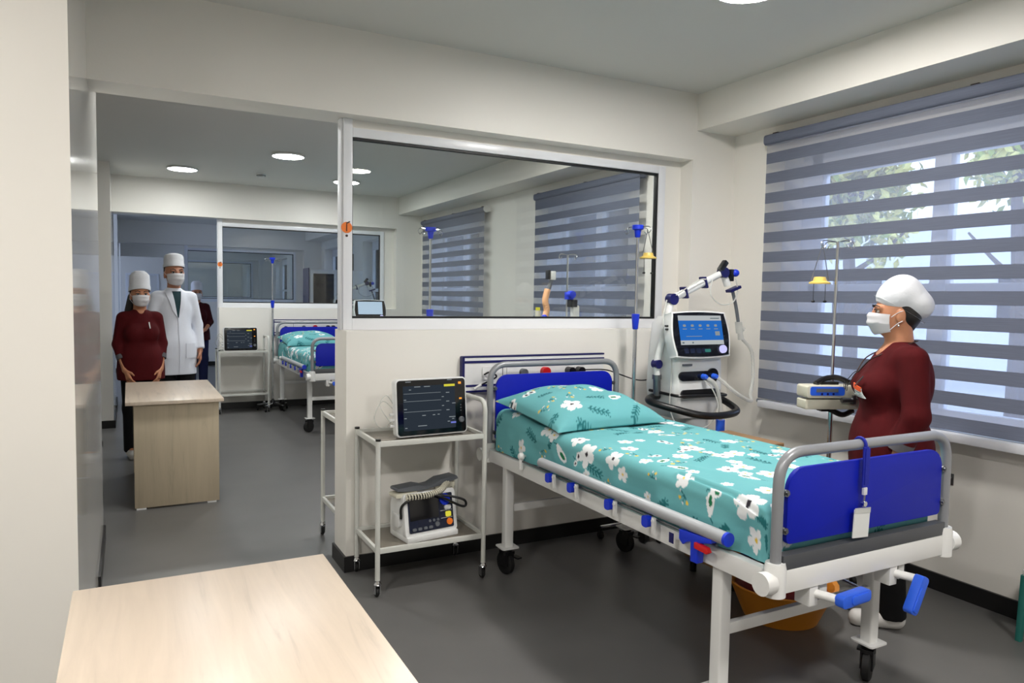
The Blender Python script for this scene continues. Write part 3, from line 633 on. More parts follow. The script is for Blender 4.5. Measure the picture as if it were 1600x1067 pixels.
def make_iv_stand(loc, label, knob='plastic_blue', ztop=1.94, zclamp=1.39, rz=0, hanger=False, plain=False):
    t = thing('infusion_stand', label, 'infusion stand', loc, rz, group='infusion stands')
    MB().tube([(0, 0, .10), (0, 0, zclamp)], .0125, 12).build('lower_pole', 'chrome', t)
    MB().tube([(0, 0, zclamp), (0, 0, ztop)], .0085, 12).build('upper_pole', 'chrome', t)
    MB().lathe([(.0, .085), (.03, .085), (.03, .12), (.015, .14), (.013, .15)], n=16).build('hub', 'plastic_black', t)
    for k in range(5):
        a = 2*math.pi*k/5+.3; e = (math.cos(a)*.19, math.sin(a)*.19)
        l = MB().tube([(0, 0, .10), (e[0], e[1], .075)], .011, 8).build('base_leg', 'chrome', t)
        MB().lathe([(0, -.01), (.024, -.01), (.026, 0), (.024, .01), (0, .01)], (e[0], e[1], .027), 14, 'x').bx(e[0]-.006, e[0]+.006, e[1]-.006, e[1]+.006, .04, .08).build('castor_wheel', 'rubber_black', l)
    if not plain:
        MB().lathe([(.014, zclamp-.075), (.018, zclamp-.07), (.023, zclamp-.01), (.025, zclamp+.02), (.012, zclamp+.022)], n=16).build('height_clamp', knob, t)
        MB().lathe([(.012, ztop-.06), (.016, ztop-.055), (.022, ztop-.015), (.036, ztop-.01), (.036, ztop+.015), (0, ztop+.016)], n=16).build('hook_hub', knob, t)
    for k in range(4):
        a = math.pi/2*k+.25; c, s = math.cos(a), math.sin(a)
        MB().tube(cat([(c*.015, s*.015, ztop), (c*.08, s*.08, ztop+.004), (c*.10, s*.10, ztop-.015), (c*.085, s*.085, ztop-.035), (c*.07, s*.07, ztop-.02)], 5), .0025, 6).build('hook', 'chrome', t)
    if hanger:
        hx, hz = hanger; z = ztop-hz
        MB().tube([(hx*.9, 0, ztop-.01), (hx-.045, 0, z)], .0022, 6).tube([(hx*.9, 0, ztop-.01), (hx+.045, 0, z)], .0022, 6).build('hanger_cord', 'steel_dark', t)
        h = MB().lathe([(.052, -.015), (.052, -.008), (.034, 0), (.028, .02), (.0, .022)], (hx, 0, z), 18).build('bottle_holder', 'plastic_yellow', t)
        for q in (-.03, .03): MB().tube([(hx+q, 0, z-.015), (hx+q, 0, z-.10)], .0015, 5).ell((hx+q, 0, z-.105), (.011, .008, .006), 8, 6).build('holder_strap', 'plastic_black', h)
    return t

# ------------------------------------------------------------------ defibrillator
def make_defib(loc, label, rz=0):
    t = thing('defibrillator', label, 'defibrillator', loc, rz)
    W, H = .31, .225; Rx = Matrix.Translation((0, -.06, .0)) @ Matrix.Rotation(math.radians(-10), 4, 'X')
    def L(): m = MB(); m.T = Rx; return m
    MB().prism([(-.075, .0), (.12, 0), (.12, .17), (.10, .215), (-.025, .215), (-.065, .03)], -W/2+.006, W/2-.006, axis='x').build('body', 'plastic_white', t, bevel=.010)
    f = L().prism(rr(W, H, .022, 5, (0, .02+H/2)), -.022, .012).build('front_frame', 'plastic_white', t, bevel=.005)
    MB().bx(-W/2+.004, W/2-.004, -.092, .10, 0, .03).build('base', 'plastic_white', t, bevel=.008)
    p = L().prism(rr(W-.045, H-.045, .008, 3, (.0, .02+H/2)), -.026, -.021).build('control_panel', 'panel_navy', f)
    L().bx(-.125, .045, -.0275, -.026, .105, .215).build('screen', 'glass_black', p, smooth=False)
    L().cyl((.085, -.034, .19), (.085, -.026, .19), .03, n=22).build('mode_dial', 'plastic_blue', p)
    L().prism(rr(.038, .022, .008, 4, (.098, .148)), -.034, -.026).build('button', 'plastic_white', p)
    L().prism(rr(.03, .027, .006, 4, (.10, .112)), -.034, -.026).build('yellow_button', 'glow_yellow', p)
    L().cyl((.105, -.034, .072), (.105, -.026, .072), .017, n=18).build('orange_button', 'plastic_orange', p)
    for k in range(4): L().prism(rr(.022, .014, .005, 3, (-.105+k*.032, .06)), -.032, -.026).build('button', 'plastic_grey', p)
    L().cyl((.03, -.033, .07), (.03, -.026, .07), .013, n=16).build('button', 'plastic_grey', p)
    for k in range(3): L().cyl((-.012+k*.024, -.032, .092), (-.012+k*.024, -.026, .092), .007, n=12).build('button', 'plastic_grey', p)
    for (x0, x1) in ((.055, .125),):
        for z in (.132, .093): L().bx(x0, x1, -.0275, -.026, z, z+.0015).build('panel_line', 'paper_white', p, smooth=False)
    # paddles lying on top, with coiled lead and black cable
    a = MB().prism([(-.17, .0), (-.168, .016), (-.05, .022), (.0, .008), (.04, .012), (.09, .034), (.19, .042), (.20, .024), (.09, .0), (-.02, -.012), (-.10, -.008)], -.04, .05, fn=lambda q, h: (q[0], h+.03, .255+q[1])).build('paddle', 'plastic_grey', t, bevel=.006)
    MB().prism(rr(.13, .02, .008, 3, (-.12, .235)), -.02, .06).prism(rr(.12, .026, .008, 3, (.12, .25)), .0, .06).build('paddle_plate', 'plastic_cream', t)
    def coil(P, r, n, turns):
        P = cat(P, 10); L_ = len(P)-1; out = []
        for i in range(n*turns+1):
            f_ = i/(n*turns)*L_; k = min(int(f_), L_-1); p = P[k].lerp(P[k+1], f_-k); d = (P[k+1]-P[k]).normalized(); u = d.cross(Vector((0, 1, .2))).normalized(); v = d.cross(u); an = 2*math.pi*i/n
            out.append(p+(u*math.cos(an)+v*math.sin(an))*r)
        return out
    MB().tube(coil([(-.15, -.06, .236), (-.03, -.065, .232), (.06, -.05, .242), (.13, .0, .262), (.175, .03, .26), (.185, .05, .20), (.19, .06, .05)], .014, 8, 46), .0042, 5).build('coiled_lead', 'plastic_cream', t)
    MB().tube(cat([(-.16, -.03, .12), (-.165, -.05, .19), (-.10, -.06, .222), (.05, -.07, .222), (.17, -.10, .19), (.19, -.10, .155), (.15, -.10, .16), (.02, -.07, .225), (-.13, -.04, .232)], 7), .0068, 7).build('black_cable', 'plastic_black', t)
    MB().prism(rr(.10, .07, .02, 4, (.03, .10)), -W/2-.012, -W/2+.012, axis='x').build('side_socket', 'plastic_white', t, bevel=.004)
    return t

# ------------------------------------------------------------------ ventilator
def make_vent(loc, label, rz=0, arm=True, pale=False):
    t = thing('ventilator', label, 'ventilator', loc, rz, group='ventilators')
    for k in range(5):
        a = 2*math.pi*k/5+math.pi/2; e = (math.cos(a)*.28, math.sin(a)*.28)
        l = MB().tube([(0, 0, .13), (e[0], e[1], .10)], [.035, .022], 10).build('base_leg', 'plastic_white', t)
        MB().lathe([(0, -.015), (.038, -.015), (.04, 0), (.038, .015), (0, .015)], (e[0], e[1], .041), 16, 'x').bx(e[0]-.008, e[0]+.008, e[1]-.01, e[1]+.01, .05, .10).build('castor_wheel', 'rubber_black', l)
    MB().prism(rr(.19, .17, .04, 5), .12, .86, axis='z').build('column', 'plastic_white', t)
    # main body: tapering block
    def sec(z, w, d, yc=0): return [(p[0]-.06, p[1]+yc, z) for p in rr(w, d, .045, 6)]
    secs = [sec(.80, .30, .24), sec(.86, .36, .28), sec(.98, .38, .30), sec(1.20, .37, .28), sec(1.36, .33, .24, .02), sec(1.40, .28, .20, .02)]
    n = len(secs[0]); V = [p for s_ in secs for p in s_]; F = [(i*n+k, i*n+(k+1) % n, (i+1)*n+(k+1) % n, (i+1)*n+k) for i in range(len(secs)-1) for k in range(n)]+[tuple(range(n)), tuple((len(secs)-1)*n+k for k in range(n))]
    MB().add(V, F).build('body', 'plastic_white', t)
    sl = MB().prism(rr(.27, .055, .027, 6, (-.09, 1.055)), -.156, -.14).prism(rr(.085, .085, .042, 7, (.03, 1.055)), -.157, -.14).build('port_panel', 'glass_black', t)
    for x in (-.05, .03): MB().lathe([(.017, -.155), (.016, -.175), (.012, -.19), (0, -.19)], (x, 0, 1.05), 16, 'y').build('gas_port', 'crank_blue', sl)
    MB().bx(-.20, -.13, -.152, -.14, 1.115, 1.127).build('name_plate', 'plastic_grey', t, smooth=False)
    MB().prism(rr(.30, .05, .02, 5, (-.06, .95)), -.158, -.145).build('drawer_recess', 'plastic_black', t)
    # rail and handle
    MB().tube(bend([(.12, .05, .935), (.13, -.19, .935), (-.26, -.19, .945), (-.28, .05, .955)], .05, 6), .009, 8).build('equipment_rail', 'plastic_black', t)
    MB().tube(cat([(-.20, .02, .925), (-.33, -.02, .92), (-.39, -.10, .91), (-.33, -.20, .885), (-.20, -.29, .85), (-.08, -.31, .84), (.06, -.30, .845), (.13, -.25, .86), (.13, -.14, .90), (.10, -.08, .915)], 6), .021, 12).build('push_handle', 'plastic_black', t)
    # display
    Rm = Matrix.Translation((-.085, -.17, 1.165)) @ Matrix.Rotation(math.radians(-13), 4, 'X')
    def L(): m = MB(); m.T = Rm; return m
    def outline(s): return [(x*s, (z-.135)*s+.135) for x, z in cat([(-.19, .0), (0, -.012), (.19, 0), (.205, .02), (.225, .13), (.205, .25), (.19, .268), (0, .278), (-.19, .268), (-.205, .25), (-.225, .13), (-.205, .02)], 4, True)]
    L().prism([(p[0], p[1]) for p in [(v.x, v.y) for v in cat([(x, z, 0) for x, z in [(-.185, .0), (0, -.008), (.185, 0), (.205, .02), (.222, .13), (.205, .25), (.185, .266), (0, .274), (-.185, .266), (-.205, .25), (-.222, .13), (-.205, .02)]], 4, True)]], -.03, .035).build('display_case', 'plastic_white', t, bevel=.006)
    P2 = [(v.x*.95, (v.y-.133)*.94+.133) for v in cat([(x, z, 0) for x, z in [(-.185, .0), (0, -.008), (.185, 0), (.205, .02), (.222, .13), (.205, .25), (.185, .266), (0, .274), (-.185, .266), (-.205, .25), (-.222, .13), (-.205, .02)]], 4, True)]
    dp = L().prism(P2, -.034, -.029).build('display_glass', 'glass_black', t)
    if pale: s = L().bx(-.165, .165, -.0352, -.034, .075, .245).build('screen', 'screen_pale', dp, smooth=False)
    else:
        s = L().bx(-.165, .165, -.0352, -.034, .215, .245).bx(-.165, .165, -.0352, -.034, .072, .098).build('screen_border', 'screen_white', dp, smooth=False)
        s = L().bx(-.165, .165, -.0352, -.034, .098, .215).build('screen', 'screen_blue', dp, smooth=False)
        m = L()
        for k in range(5): m.prism(rr(.022, .014, .006, 3, (-.125+k*.06, .185)), -.0362, -.0352); m.bx(-.14+k*.06, -.11+k*.06, -.0362, -.0352, .163, .167)
        m.bx(.105, .14, -.0362, -.0352, .125, .15); m.bx(-.12, 0, -.0362, -.0352, .12, .123)
        m.build('screen_icons', 'trace_pale', s, smooth=False)
        L().bx(.08, .15, -.0362, -.0352, .226, .231).bx(-.155, -.14, -.0362, -.0352, .08, .088).bx(-.08, -.07, -.0362, -.0352, .08, .088).build('screen_marks', 'trace_dim', s, smooth=False)
    m = L()
    for k in range(4): m.prism(rr(.034, .028, .006, 3, (-.13+k*.045, .036)), -.036, -.034)
    m.build('key_row', 'plastic_grey' if pale else 'panel_navy', dp)
    L().prism(rr(.045, .018, .005, 3, (.03, .036)), -.0365, -.034).build('start_key', 'teal_plastic', dp)
    L().lathe([(.0, -.054), (.02, -.054), (.024, -.048), (.024, -.034)], (.145, 0, .042), 22, 'y').build('rotary_knob', 'knob_glow', dp)
    for z in (.17, .19): L().cyl((-.236, -.0, z), (-.215, -.0, z), .006, n=8).build('side_key', 'plastic_black', dp)
    L().bx(-.08, .08, .03, .16, .06, .20).build('display_mount', 'plastic_white', t, bevel=.01)
    if not arm: return t
    ar = MB().cyl((-.28, -.02, .93), (-.285, -.02, 1.03), .022).cyl((-.285, -.02, 1.03), (-.285, -.02, 1.055), .028).build('arm_clamp', 'steel_dark', t)
    J = [(-.29, -.02, 1.12), (-.19, -.02, 1.505), (.21, -.02, 1.675), (.255, -.02, 1.60)]
    MB().tube([(-.285, -.02, 1.05), J[0]], .019, 12).tube([J[0], J[1]], .021, 12).build('lower_arm', 'plastic_white', t)
    MB().tube([J[1], J[2]], [.024, .02], 12).build('upper_arm', 'plastic_white', t)
    MB().tube([J[2], J[3]], [.02, .024], 12).build('arm_tip', 'plastic_white', t)
    for j, r in ((J[0], .026), (J[1], .034), (J[2], .032)): MB().cyl((j[0], j[1]-.027, j[2]), (j[0], j[1]+.02, j[2]), r, n=20).build('arm_joint', 'navy', t)
    for f in (.24, .62):
        c = Vector(J[1]).lerp(Vector(J[2]), f); MB().cbx(c, (.014, .056, .072), Matrix.Rotation(-.33, 3, 'Y')).build('hose_clip', 'navy', t, bevel=.004)
    MB().cbx((.20, -.03, 1.715), (.075, .035, .032), Matrix.Rotation(-.9, 3, 'Y')).cbx((.265, -.03, 1.66), (.028, .04, .075)).build('tip_grip', 'plastic_black', t, bevel=.006)
    MB().ell((.295, -.04, 1.675), (.026, .026, .024)).build('tip_knob', 'plastic_blue', t)
    MB().cbx((.295, -.03, 1.575), (.09, .05, .018), Matrix.Rotation(-.35, 3, 'Y')).build('hose_clip', 'navy', t, bevel=.003)
    h = MB().tube(cat([(.285, -.03, 1.57), (.32, -.03, 1.47), (.35, -.03, 1.35)], 5), .011, 10).build('patient_hose', 'plastic_grey', t)
    MB().cyl((.347, -.03, 1.37), (.36, -.03, 1.30), .022).cyl((.36, -.03, 1.34), (.39, -.04, 1.32), .012).cyl((.365, -.03, 1.30), (.375, -.03, 1.26), .016, .02).build('y_piece', 'hose_clear', h)
    # breathing circuit
    def ribbed(P, r, turns):
        P = cat(P, 14); return P, [r*(1+.10*(i % 2)) for i in range(len(P))]
    for P_ in ([(-.05, -.20, 1.045), (-.02, -.24, 1.0), (.01, -.25, .86), (.01, -.24, .72)], [(.03, -.20, 1.045), (.13, -.26, .95), (.26, -.24, .90), (.38, -.12, .92), (.47, -.05, 1.02), (.46, -.04, 1.18), (.375, -.03, 1.27)]):
        P2_, R_ = ribbed(P_, .0105, 0); MB().tube(P2_, R_, 8).build('breathing_hose', 'hose_clear', t)
    MB().tube(cat([(-.06, -.18, 1.03), (-.03, -.22, .98), (-.02, -.26, .88), (-.06, -.24, .78), (-.14, -.2, .74)], 6), .004, 6).tube(cat([(-.26, -.06, 1.50), (-.30, -.08, 1.36), (-.25, -.10, 1.22), (-.26, -.12, 1.02), (-.28, -.14, .88), (-.26, -.18, .78), (-.16, -.2, .72)], 6), .0045, 6).tube(cat([(-.19, -.06, 1.53), (-.02, -.06, 1.62), (.05, -.05, 1.63)], 5), .004, 6).tube(cat([(.10, -.05, 1.63), (.08, -.06, 1.54), (.16, -.06, 1.48), (.26, -.06, 1.49), (.31, -.05, 1.56), (.29, -.05, 1.64)], 7), .004, 6).build('sensor_tube', 'hose_clear', t)
    MB().cyl((.02, -.24, .72), (.02, -.24, .80), .026).build('filter', 'crank_blue', t)
    MB().lathe([(0, .645), (.05, .645), (.05, .70), (.03, .715), (.0, .715)], (.02, -.24, 0), 18).build('humidifier_jar', 'jar_clear', t)
    MB().bx(-.04, .08, -.27, -.05, .62, .645).build('humidifier_tray', 'plastic_white', t, bevel=.004)
    return t

# ------------------------------------------------------------------ bedhead supply panel
def make_panel(loc, label):
    t = thing('bedhead_panel', label, 'wall panel', loc, group='bedhead supply panels')
    MB().bx(-.485, .485, -.035, 0, .0, .205).build('housing', 'plastic_white', t, bevel=.003)
    for z0, z1 in ((.198, .207), (.166, .180), (.030, .042), (-.002, .008)): MB().bx(-.487, .487, -.038, -.001, z0, z1).build('blue_stripe', 'navy', t, smooth=False)
    MB().bx(-.492, -.478, -.037, -.001, .0, .205).build('end_cap', 'navy', t, smooth=False)
    for x in (-.33, -.17, .30): MB().prism(rr(.075, .075, .008, 3, (x, .105)), -.042, -.035).cyl((x, -.045, .105), (x, -.04, .105), .022).build('socket', 'plastic_white', t)
    MB().bx(-.235, -.231, -.0365, -.035, .045, .165).build('seam', 'plastic_grey', t, smooth=False)
    MB().cyl((.05, -.07, .105), (.05, -.035, .105), .028, n=20).build('gas_outlet', 'plastic_red', t)
    MB().cyl((-.10, -.07, .105), (-.10, -.035, .105), .022, n=18).build('gas_outlet', 'plastic_grey', t)
    for x in (.22, .29): MB().cyl((x, -.09, .105), (x, -.035, .105), .024, n=16).build('plug', 'plastic_black', t)
    MB().tube(cat([(-.36, -.05, .10), (-.34, -.08, .115), (-.30, -.09, .09), (-.36, -.07, .055), (-.41, -.06, .03)], 6), .005, 6).build('hanging_lead', 'plastic_black', t)
    MB().tube([(-.385, -.065, .045), (-.425, -.055, .02)], [.006, .009], 8).build('lead_tip', 'plastic_white', t)
    return t

# ------------------------------------------------------------------ desk
def make_desk(loc, label, L_=1.22):
    t = thing('office_desk', label, 'desk', loc, group='pale wood desks')
    w = .31
    MB().bx(-w, w, -L_/2, L_/2, .728, .752).build('desk_top', 'wood_pale', t, bevel=.002)
    for s in (-1, 1):
        e = MB().bx(-w+.05, w-.03, s*(L_/2-.05)-.012, s*(L_/2-.05)+.012, .012, .728).build('end_panel', 'wood_side', t, bevel=.001)
        for q in (-w+.09, w-.08): MB().bx(q-.03, q+.03, s*(L_/2-.05)-.011, s*(L_/2-.05)+.011, 0, .012).build('foot_glide', 'plastic_white', e, smooth=False)
    MB().bx(w-.10, w-.082, -L_/2+.06, L_/2-.06, .30, .728).build('modesty_panel', 'wood_side', t, smooth=False)
    return t

# ================================================================== placing: near room
BED = (2.2, 2.587, 0)
bed1 = make_bed(BED, 'white and blue hospital bed in the foreground with cranks at its foot')
mat1 = make_mattress(BED, 'mattress under a teal floral sheet on the foreground bed')
pil1 = make_pillow((2.105, 3.20, .905), 'plump teal floral pillow leaning on the foreground headboard'); pil1.rotation_euler = (math.radians(7), 0, math.radians(4))
tro1 = make_trolley((1.365, 3.605, 0), 'white two-shelf trolley by the foreground bed, carrying monitor and defibrillator')
mon1 = make_monitor((1.405, 3.56, .7645), 'large patient monitor on top of the foreground trolley', math.radians(3))
dfb = make_defib((1.385, 3.575, .2295), 'white defibrillator with paddles on the lower trolley shelf', math.radians(8))
pan1 = make_panel((2.175, Y0, .952), 'white wall panel with navy stripes behind the foreground headboard')
iv1 = make_iv_stand((2.775, 3.62, 0), 'chrome infusion stand with blue clamps left of the ventilator', hanger=(.085, .17))
ven1 = make_vent((3.06, 3.42, 0), 'white ventilator with lit blue screen and jointed arm beside the bed')
tag(MB().tube(cat([(2.47, Y0-.06, 1.06), (2.62, 3.72, 1.06), (2.70, 3.68, 1.035), (2.80, 3.64, 1.0), (2.86, 3.60, 1.0), (2.93, 3.58, 1.03)], 6), .004, 6).build('power_cable', 'plastic_black'), 'thin dark cable running from the wall panel to the ventilator', 'cable')
# infusion stand with syringe pump by the window
iv2 = make_iv_stand((3.2, 2.52, 0), 'thin infusion stand by the blind, carrying the syringe pump', ztop=1.81, zclamp=1.10, plain=True, hanger=(-.085, .20), rz=math.radians(-28))
sp = thing('syringe_pump', 'pale syringe pump with blue display clamped to stand by nurse', 'syringe pump', (3.165, 2.515, .962), math.radians(-22))
MB().prism(rr(.36, .062, .012, 4, (.03, .09)), -.075, .035).build('upper_casing', 'plastic_cream', sp, bevel=.004)
MB().prism(rr(.36, .05, .008, 4, (.03, .025)), -.06, .03).build('lower_tray', 'plastic_cream', sp, bevel=.003)
pf = MB().prism(rr(.18, .044, .01, 4, (-.045, .095)), -.079, -.074).build('keypad', 'crank_blue', sp)
MB().bx(-.105, .01, -.081, -.079, .09, .108).build('display', 'plastic_grey', pf, smooth=False)
for k in range(3): MB().cyl((-.075+k*.03, -.081, .081), (-.075+k*.03, -.079, .081), .006, n=10).build('key', 'navy', pf)
MB().cyl((.03, -.078, .05), (.09, -.078, .05), .013).bx(.085, .10, -.09, -.06, .03, .075).build('syringe_clamp', 'steel_dark', sp)
MB().bx(.15, .20, -.08, -.05, .05, .09).build('plunger_key', 'teal_plastic', sp, bevel=.003)
MB().bx(-.03, .03, .0, .05, -.02, .02).bx(-.045, .045, -.02, .05, .12, .135).tube(cat([(-.08, -.02, .125), (-.02, 0, .15), (.05, 0, .155), (.12, -.02, .125)], 5), .014, 8).tube(cat([(0, -.03, -.005), (.06, -.04, -.03), (.12, -.03, -.01)], 5), .014, 8).build('pole_clamp', 'plastic_black', sp)
# small things
bc = thing('bedside_cabinet', 'brown wooden bedside cabinet between the bed and the window', 'cabinet', (2.88, 2.87, 0))
MB().bx(-.16, .16, -.20, .20, .74, .76).build('cabinet_top', 'wood_brown', bc, bevel=.003); MB().bx(-.15, .15, -.18, .19, .08, .74).build('cabinet_body', 'wood_brown', bc, bevel=.002)
for z0, z1 in ((.10, .50), (.52, .72)):
    d_ = MB().bx(-.14, .14, -.196, -.18, z0, z1).build('cabinet_door' if z0 < .2 else 'drawer', 'wood_brown', bc, bevel=.002); MB().bx(-.04, .04, -.215, -.196, (z0+z1)/2-.006, (z0+z1)/2+.006).build('handle', 'chrome', d_)
for sx in (-1, 1):
    for sy in (-1, 1): MB().cyl((sx*.12, sy*.15, 0), (sx*.12, sy*.15, .08), .018).build('foot', 'plastic_black', bc)
bn = thing('plastic_basin', 'orange plastic basin with dark red lining on floor under the bed', 'basin', (2.75, 2.40, 0))
MB().lathe([(0, .0), (.17, 0), (.24, .16), (.255, .17), (.255, .178), (.235, .17), (.165, .012), (0, .012)], n=32).build('bowl', 'basin_orange', bn)
MB().lathe([(0, .10), (.203, .10), (.21, .14), (.13, .20), (0, .215)], n=28).build('red_bundle', 'basin_red', bn)
sb = thing('step_stool', 'teal-legged step stool cut off at the right picture edge', 'stool', (3.60, 1.66, 0))
MB().prism(rr(.18, .16, .02), .30, .325, axis='z').build('stool_top', 'plastic_white', sb, bevel=.004)
for sx in (-1, 1):
    for sy in (-1, 1): MB().prism(rr(.026, .026, .006, 2), 0, .30, fn=lambda p, h: (p[0]+sx*(.085-.02*h), p[1]+sy*(.075-.02*h), h)).build('stool_leg', 'teal_plastic', sb)
wh = thing('wall_hook', 'small metal hook on the wall below the window sill', 'hook', (XR, 2.21, .60))
MB().bx(-.004, 0, -.012, .012, -.03, .03).build('hook_plate', 'steel_dark', wh, bevel=.001); MB().tube(cat([(-.004, 0, .01), (-.03, 0, .005), (-.035, 0, -.015), (-.02, 0, -.025)], 5), .004, 6).build('hook_arm', 'steel_dark', wh)
# lanyard with a blank card on the footboard
ly = thing('card_lanyard', 'blue lanyard with blank white card hanging on the footboard', 'lanyard', (2.148, BED[1]-1.015, 1.032))
MB().tube([(0, -.021*math.cos(a), .021*math.sin(a)) for a in np.linspace(-.6, math.pi+.9, 16)], .006, 6).build('ribbon_loop', 'ribbon_blue', ly)
MB().bx(-.013, .011, -.0255, -.021, -.14, -.005).bx(-.006, .015, -.028, -.0255, -.13, -.01).build('ribbon', 'ribbon_blue', ly, smooth=False)
MB().bx(-.008, .008, -.029, -.019, -.165, -.14).build('buckle', 'plastic_white', ly, bevel=.002)
MB().tube([(0, -.024, -.165), (-.004, -.024, -.205)], .004, 6).cyl((0, -.03, -.195), (0, -.018, -.195), .009).build('clip', 'chrome', ly)
cd = MB().cbx((-.008, -.0225, -.26), (.078, .003, .095), Matrix.Rotation(.06, 3, 'Y')).build('card', 'paper_white', ly, smooth=False)
MB().cbx((-.005, -.0245, -.217), (.078, .002, .018), Matrix.Rotation(.06, 3, 'Y')).build('card_sleeve_edge', 'hose_clear', cd, smooth=False)
dsk1 = make_desk((.178, 1.46, 0), 'pale wood desk top cut off at the bottom left corner')

# ================================================================== placing: second room
dsk2 = dup(dsk1, (.282, 6.095, 0), label='pale wood desk in front of the two people in white caps')
O2 = Vector((-.07, 6.13, 0))
bed2 = dup(bed1, tuple(Vector(BED)+O2), label='smaller-looking hospital bed in the room beyond, seen through the opening')
mat2 = dup(mat1, tuple(Vector(BED)+O2), label='mattress with teal floral sheet on the bed in the room beyond')
pil2 = dup(pil1, (2.035, 9.33, .905), label='teal floral pillow on the bed in the room beyond'); pil2.rotation_euler = (math.radians(7), 0, math.radians(2))
tro2 = dup(tro1, (1.27, 9.70, 0), label='white trolley against the far partition, carrying the other monitor')
mon2 = dup(mon1, (1.245, 9.66, .7645), rz=0, label='patient monitor on the trolley near the people')
pan2 = dup(pan1, (2.175, YN[1], .952), label='striped wall panel above the bed in the room beyond')
iv5 = dup(iv1, (1.63, 9.64, 0), label='infusion stand with blue clamps beside the bed in the room beyond', skip=('bottle_holder', 'hanger_cord'))
tro3 = dup(tro1, (1.345, 4.292, 0), rz=0, label='empty white trolley peeking out behind the half wall', skip=('handle',))
iv3 = dup(iv1, (1.785, 4.56, 0), label='infusion stand with blue clamps directly behind the glass, left of centre', skip=('bottle_holder', 'hanger_cord'))
ven2 = make_vent((2.92, 9.56, 0), 'ventilator with pale screen seen at the lower left of the glass', arm=False, pale=True)
iv4 = make_iv_stand((3.14, 5.0, 0), 'thin infusion stand with blue knob behind the glass, before the nearer blind', ztop=1.85, zclamp=1.30, plain=True)
MB().cbx((0, -.03, 1.52), (.05, .06, .06)).cyl((-.0, -.09, 1.53), (0, -.03, 1.53), .03).build('side_knob', 'plastic_blue', iv4, bevel=.004)
MB().cbx((.035, -.03, 1.46), (.05, .07, .06)).build('pump_clamp', 'plastic_black', iv4, bevel=.004)
MB().prism(rr(.055, .13, .015, 4, (.06, 1.38)), -.05, .0).build('drip_bag', 'plastic_white', iv4)
ha = thing('hose_stand', 'hose arm with orange breathing hose behind the glass, before nearer blind', 'hose stand', (2.98, 5.02, 0))
MB().tube([(0, 0, .08), (0, 0, 1.35)], .014, 10).build('pole', 'chrome', ha); MB().lathe([(0, 0), (.20, 0), (.20, .03), (.05, .07), (.014, .09)], n=24).build('foot', 'plastic_black', ha)
MB().tube(cat([(0, 0, 1.30), (-.03, 0, 1.42), (-.005, 0, 1.56), (.03, 0, 1.66)], 6), .017, 10).build('arm', 'plastic_grey', ha)
MB().cbx((.025, 0, 1.68), (.05, .05, .07)).build('arm_clip', 'plastic_white', ha, bevel=.006); MB().cbx((-.01, 0, 1.685), (.018, .055, .075)).build('arm_catch', 'plastic_black', ha, bevel=.004)
P_ = cat([(-.03, -.03, 1.57), (-.05, -.03, 1.48), (-.035, -.03, 1.40), (-.07, -.03, 1.30)], 14); MB().tube(P_, [.024*(1+.10*(i % 2)) for i in range(len(P_))], 10).build('orange_hose', 'hose_orange', ha)
MB().cyl((-.11, -.02, 1.25), (-.11, -.02, 1.40), .022).build('filter_bottle', 'plastic_cream', ha); MB().cyl((-.11, -.02, 1.40), (-.11, -.02, 1.425), .018).build('bottle_cap', 'glow_yellow', ha); MB().ell((-.06, -.04, 1.345), (.025, .025, .025)).build('connector', 'plastic_blue', ha)  # the bottle cap is given a glowing yellow, though it is no lamp
# chair half hidden by the pier
ch = thing('waiting_chair', 'dark chair half hidden behind the glossy pier on the left', 'chair', (-.40, 5.78, 0), math.radians(6))
MB().prism(rr(.44, .42, .06, 5), .43, .475, axis='z').build('seat', 'rubber_black', ch, bevel=.01)
MB().prism(rr(.42, .30, .05, 5, (0, .73)), .20, .225).build('backrest', 'rubber_black', ch, bevel=.008)
for sx in (-1, 1):
    MB().tube(bend([(sx*.20, -.24, .012), (sx*.20, -.16, .44), (sx*.20, .19, .44), (sx*.20, .23, .85)], .04, 4), .011, 8).build('side_frame', 'chrome', ch); MB().tube([(sx*.20, .12, .43), (sx*.20, .25, .012)], .011, 8).build('rear_leg', 'chrome', ch)

# ================================================================== placing: third room
ven3 = dup(ven1, (2.93, 10.62, 0), label='ventilator arm seen through the far glass pane', skip=('breathing_hose', 'humidifier_jar', 'humidifier_tray', 'filter'))
for c_ in ven3.children: pass
cab = thing('glass_door_cabinet', 'white cabinet with dark glass door behind the far glass pane', 'cabinet', (3.10, 12.2, 0))
MB().bx(-.45, .45, 0, .40, .06, 1.91).build('carcass', 'plastic_white', cab, bevel=.006); MB().bx(-.43, .43, .02, .38, 0, .06).build('plinth', 'plastic_black', cab, smooth=False)
d_ = MB().bx(-.44, -.005, -.02, 0, .08, 1.89).build('glass_door', 'plastic_white', cab, bevel=.003); MB().bx(-.39, -.05, -.026, -.018, .14, 1.84).build('dark_pane', 'glass_black', d_, smooth=False)
d_ = MB().bx(.005, .44, -.02, 0, .08, 1.89).build('plain_door', 'plastic_white', cab, bevel=.003); MB().bx(.03, .045, -.04, -.02, .95, 1.1).build('handle', 'chrome', d_)
MB().bx(-.47, -.455, -.02, .40, .06, 1.93).build('edge_strip', 'navy', cab, smooth=False)

